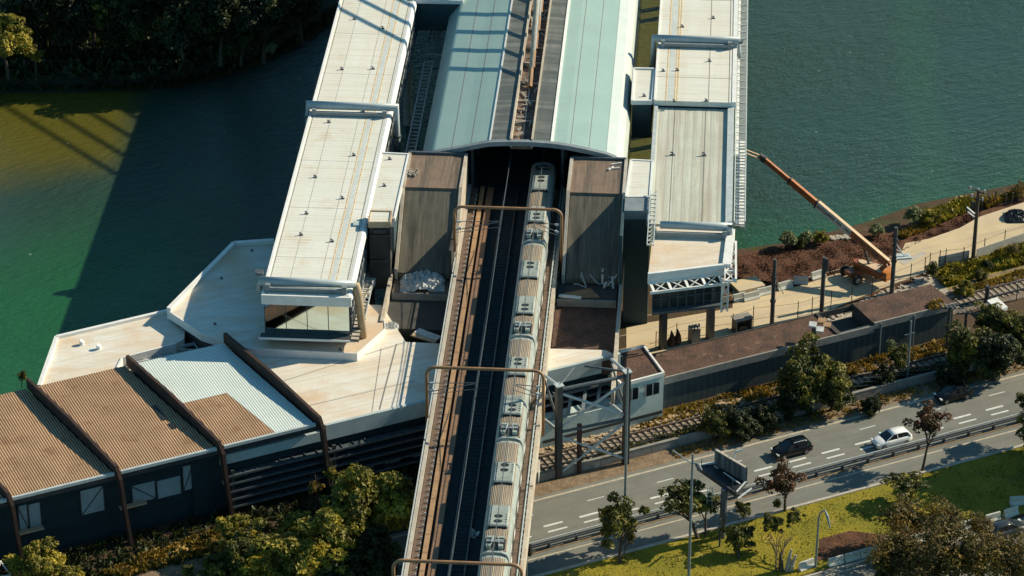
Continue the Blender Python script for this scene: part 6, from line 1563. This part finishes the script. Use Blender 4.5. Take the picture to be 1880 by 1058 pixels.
cover('undergrowth', 'dark undergrowth covering the far bank beneath the trees', pp([(-60, 20), (600, -40), (585, 25), (520, 64), (430, 108), (330, 136), (250, 146), (-60, 150)], -1.5), -1.5, 9000, .32, 1.5, 'leaf_dark', 21)
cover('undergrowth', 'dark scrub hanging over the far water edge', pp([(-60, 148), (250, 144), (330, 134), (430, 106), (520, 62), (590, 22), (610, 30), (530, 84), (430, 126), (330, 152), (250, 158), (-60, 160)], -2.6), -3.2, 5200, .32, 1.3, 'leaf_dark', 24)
cover('mulch_chips', 'loose red brown mulch chips over the slope behind the barriers', pp([(1345, 474), (1450, 452), (1560, 434), (1640, 432), (1655, 442), (1640, 476), (1530, 510), (1400, 540), (1345, 548)], 0), 0, 14000, .09, .10, 'mulch', 25)
cover('mulch_chips', 'loose mulch chips on the strip below the green bank', pp([(1655, 462), (1700, 415), (1745, 390), (1800, 376), (1800, 396), (1760, 420), (1700, 440)], 0), 0, 4000, .09, .10, 'mulch', 26)
cover('undergrowth', 'dark weeds along the foot of the dark shed wall', [RQ(55, 259.5), RQ(118, 258), RQ(118, 265.5), RQ(55, 266.3)], 0, 7000, .2, .7, 'leaf_dark', 22)
cover('bank_grass', 'green and brown grasses hanging down the right river slope', pp([(1560, 432), (1640, 418), (1700, 398), (1760, 376), (1885, 346), (1885, 358), (1760, 384), (1690, 410), (1640, 428)], -1.8), -1.8, 3200, .18, .7, 'leaf_mid', 23)
cover('dry_grass', 'strip of orange dry grass leading along the dark shed wall', pp([(180, 1056), (330, 1000), (400, 975), (420, 985), (380, 1020), (300, 1040), (230, 1062)], 0), 0, 2600, .16, .8, 'leaf_orange', 1)
structure(MB().sheet(pp([(235, 1066), (300, 1042), (380, 1018), (430, 1010), (420, 1040), (340, 1075)], 0), .06).build('dirt_path', 'sand', local=True))
cover('bank_grass', 'yellow green reeds and grass along the right river bank', pp([(1690, 418), (1705, 392), (1745, 380), (1800, 368), (1812, 378), (1770, 392), (1730, 410), (1700, 425)], 0), 0, 4200, .2, 1.0, 'leaf_yellow', 2)
cover('bank_grass', 'sparse yellow grass at the water edge left of the dark pole platform', pp([(1640, 432), (1690, 412), (1700, 424), (1660, 440)], 0), 0, 900, .16, .6, 'leaf_orange', 3)
cover('bank_grass', 'thin green weeds at the foot of the left end of the bank', pp([(1358, 470), (1430, 452), (1520, 440), (1570, 432), (1570, 437), (1500, 449), (1400, 464)], -.4), -.4, 1100, .15, .5, 'leaf_mid', 4)
cover('bank_grass', 'dry brown grass tufts along the bank at the right edge', pp([(1800, 378), (1850, 358), (1890, 345), (1890, 356), (1850, 368), (1815, 385)], 0), 0, 900, .2, .9, 'leaf_orange', 5)
cover('weeds', 'bright yellow green weeds on the verge between access road and track', pp([(1712, 505), (1760, 488), (1820, 472), (1885, 450), (1885, 486), (1820, 500), (1760, 522), (1735, 528)], 0), 0, 5200, .2, .9, 'leaf_yellow', 6)
cover('weeds', 'mixed weeds between footpath and grey ballast', pp([(1750, 538), (1800, 522), (1885, 494), (1885, 512), (1800, 535), (1755, 548)], 0), 0, 1800, .16, .5, 'leaf_orange', 7)
cover('weeds', 'orange green weeds along the ground track below the teal house', [RQ(129, 258.0), RQ(176, 258.0), RQ(176, 260.0), RQ(140, 259.8), RQ(131, 259.2)], 0, 5200, .17, .7, 'leaf_mid', 8)
cover('weeds', 'dry orange weeds between the rails and the long building wall', [RQ(137, 261.8), RQ(178, 261.8), RQ(178, 264.2), RQ(141, 264.2), RQ(137, 262.7)], 0, 3200, .16, .55, 'leaf_orange', 9)
cover('weeds', 'dry weeds on the gravel verge above the road edge line', [RQ(138, 255.2), RQ(185, 255.2), RQ(185, 257.0), RQ(138, 257.0)], 0, 1500, .14, .35, 'leaf_orange', 10)
cover('weeds', 'dark weeds growing against the boundary wall', [RQ(145, 257.6), RQ(182, 257.6), RQ(182, 259), RQ(145, 259)], 0, 2200, .2, .9, 'leaf_dark', 11)
cover('lawn_blades', 'uneven yellow green grass blades covering the lawn', [RQ(112, 231.2), RQ(175, 231.2), RQ(175, 241.7), RQ(112, 241.7)], .0, 9000, .07, .14, 'leaf_mid', 12)
cover('weeds', 'weeds at the roof end of the long building', pp([(1700, 560), (1728, 548), (1738, 566), (1705, 572)], 4.3), 4.3, 260, .12, .35, 'leaf_orange', 13)
# stones
m = MB(); rg = random.Random(4)
for k in range(260):
    if k < 150: f = rg.random(); px = 1470 + f * 240; py = 606 - f * 100 + rg.uniform(-6, 6)
    elif k < 210: f = rg.random(); px = 1700 + f * 90; py = 412 - f * 35 + rg.uniform(-4, 5)
    else: f = rg.random(); px = 1520 + f * 45; py = 440 - f * 4 + rg.uniform(-3, 3)
    x, y = at(px, py); s = rg.uniform(.12, .42); a = rg.uniform(0, 3); m.obox((x, y), (math.cos(a), math.sin(a)), s * 1.3, s, -.1 if py > 445 or px > 1600 else -.4, s * .6)
o = m.build('rubble', 'stone'); setp(o, 'scattered pale rubble stones along the access road and river bank', 'rubble', kind='stuff')
m = MB()
for k in range(420):
    r = rg.uniform(118, 150); q = rg.uniform(261.9, 262.8); s = rg.uniform(.1, .5); a = rg.uniform(0, 3); x, y = RQ(r, q); m.obox((x, y), (math.cos(a), math.sin(a)), s, s * .7, 0, s * .5)
o = m.build('rubble', 'pipe_tan'); setp(o, 'heap of tan rubble at the foot of the teal house wall', 'rubble', kind='stuff')
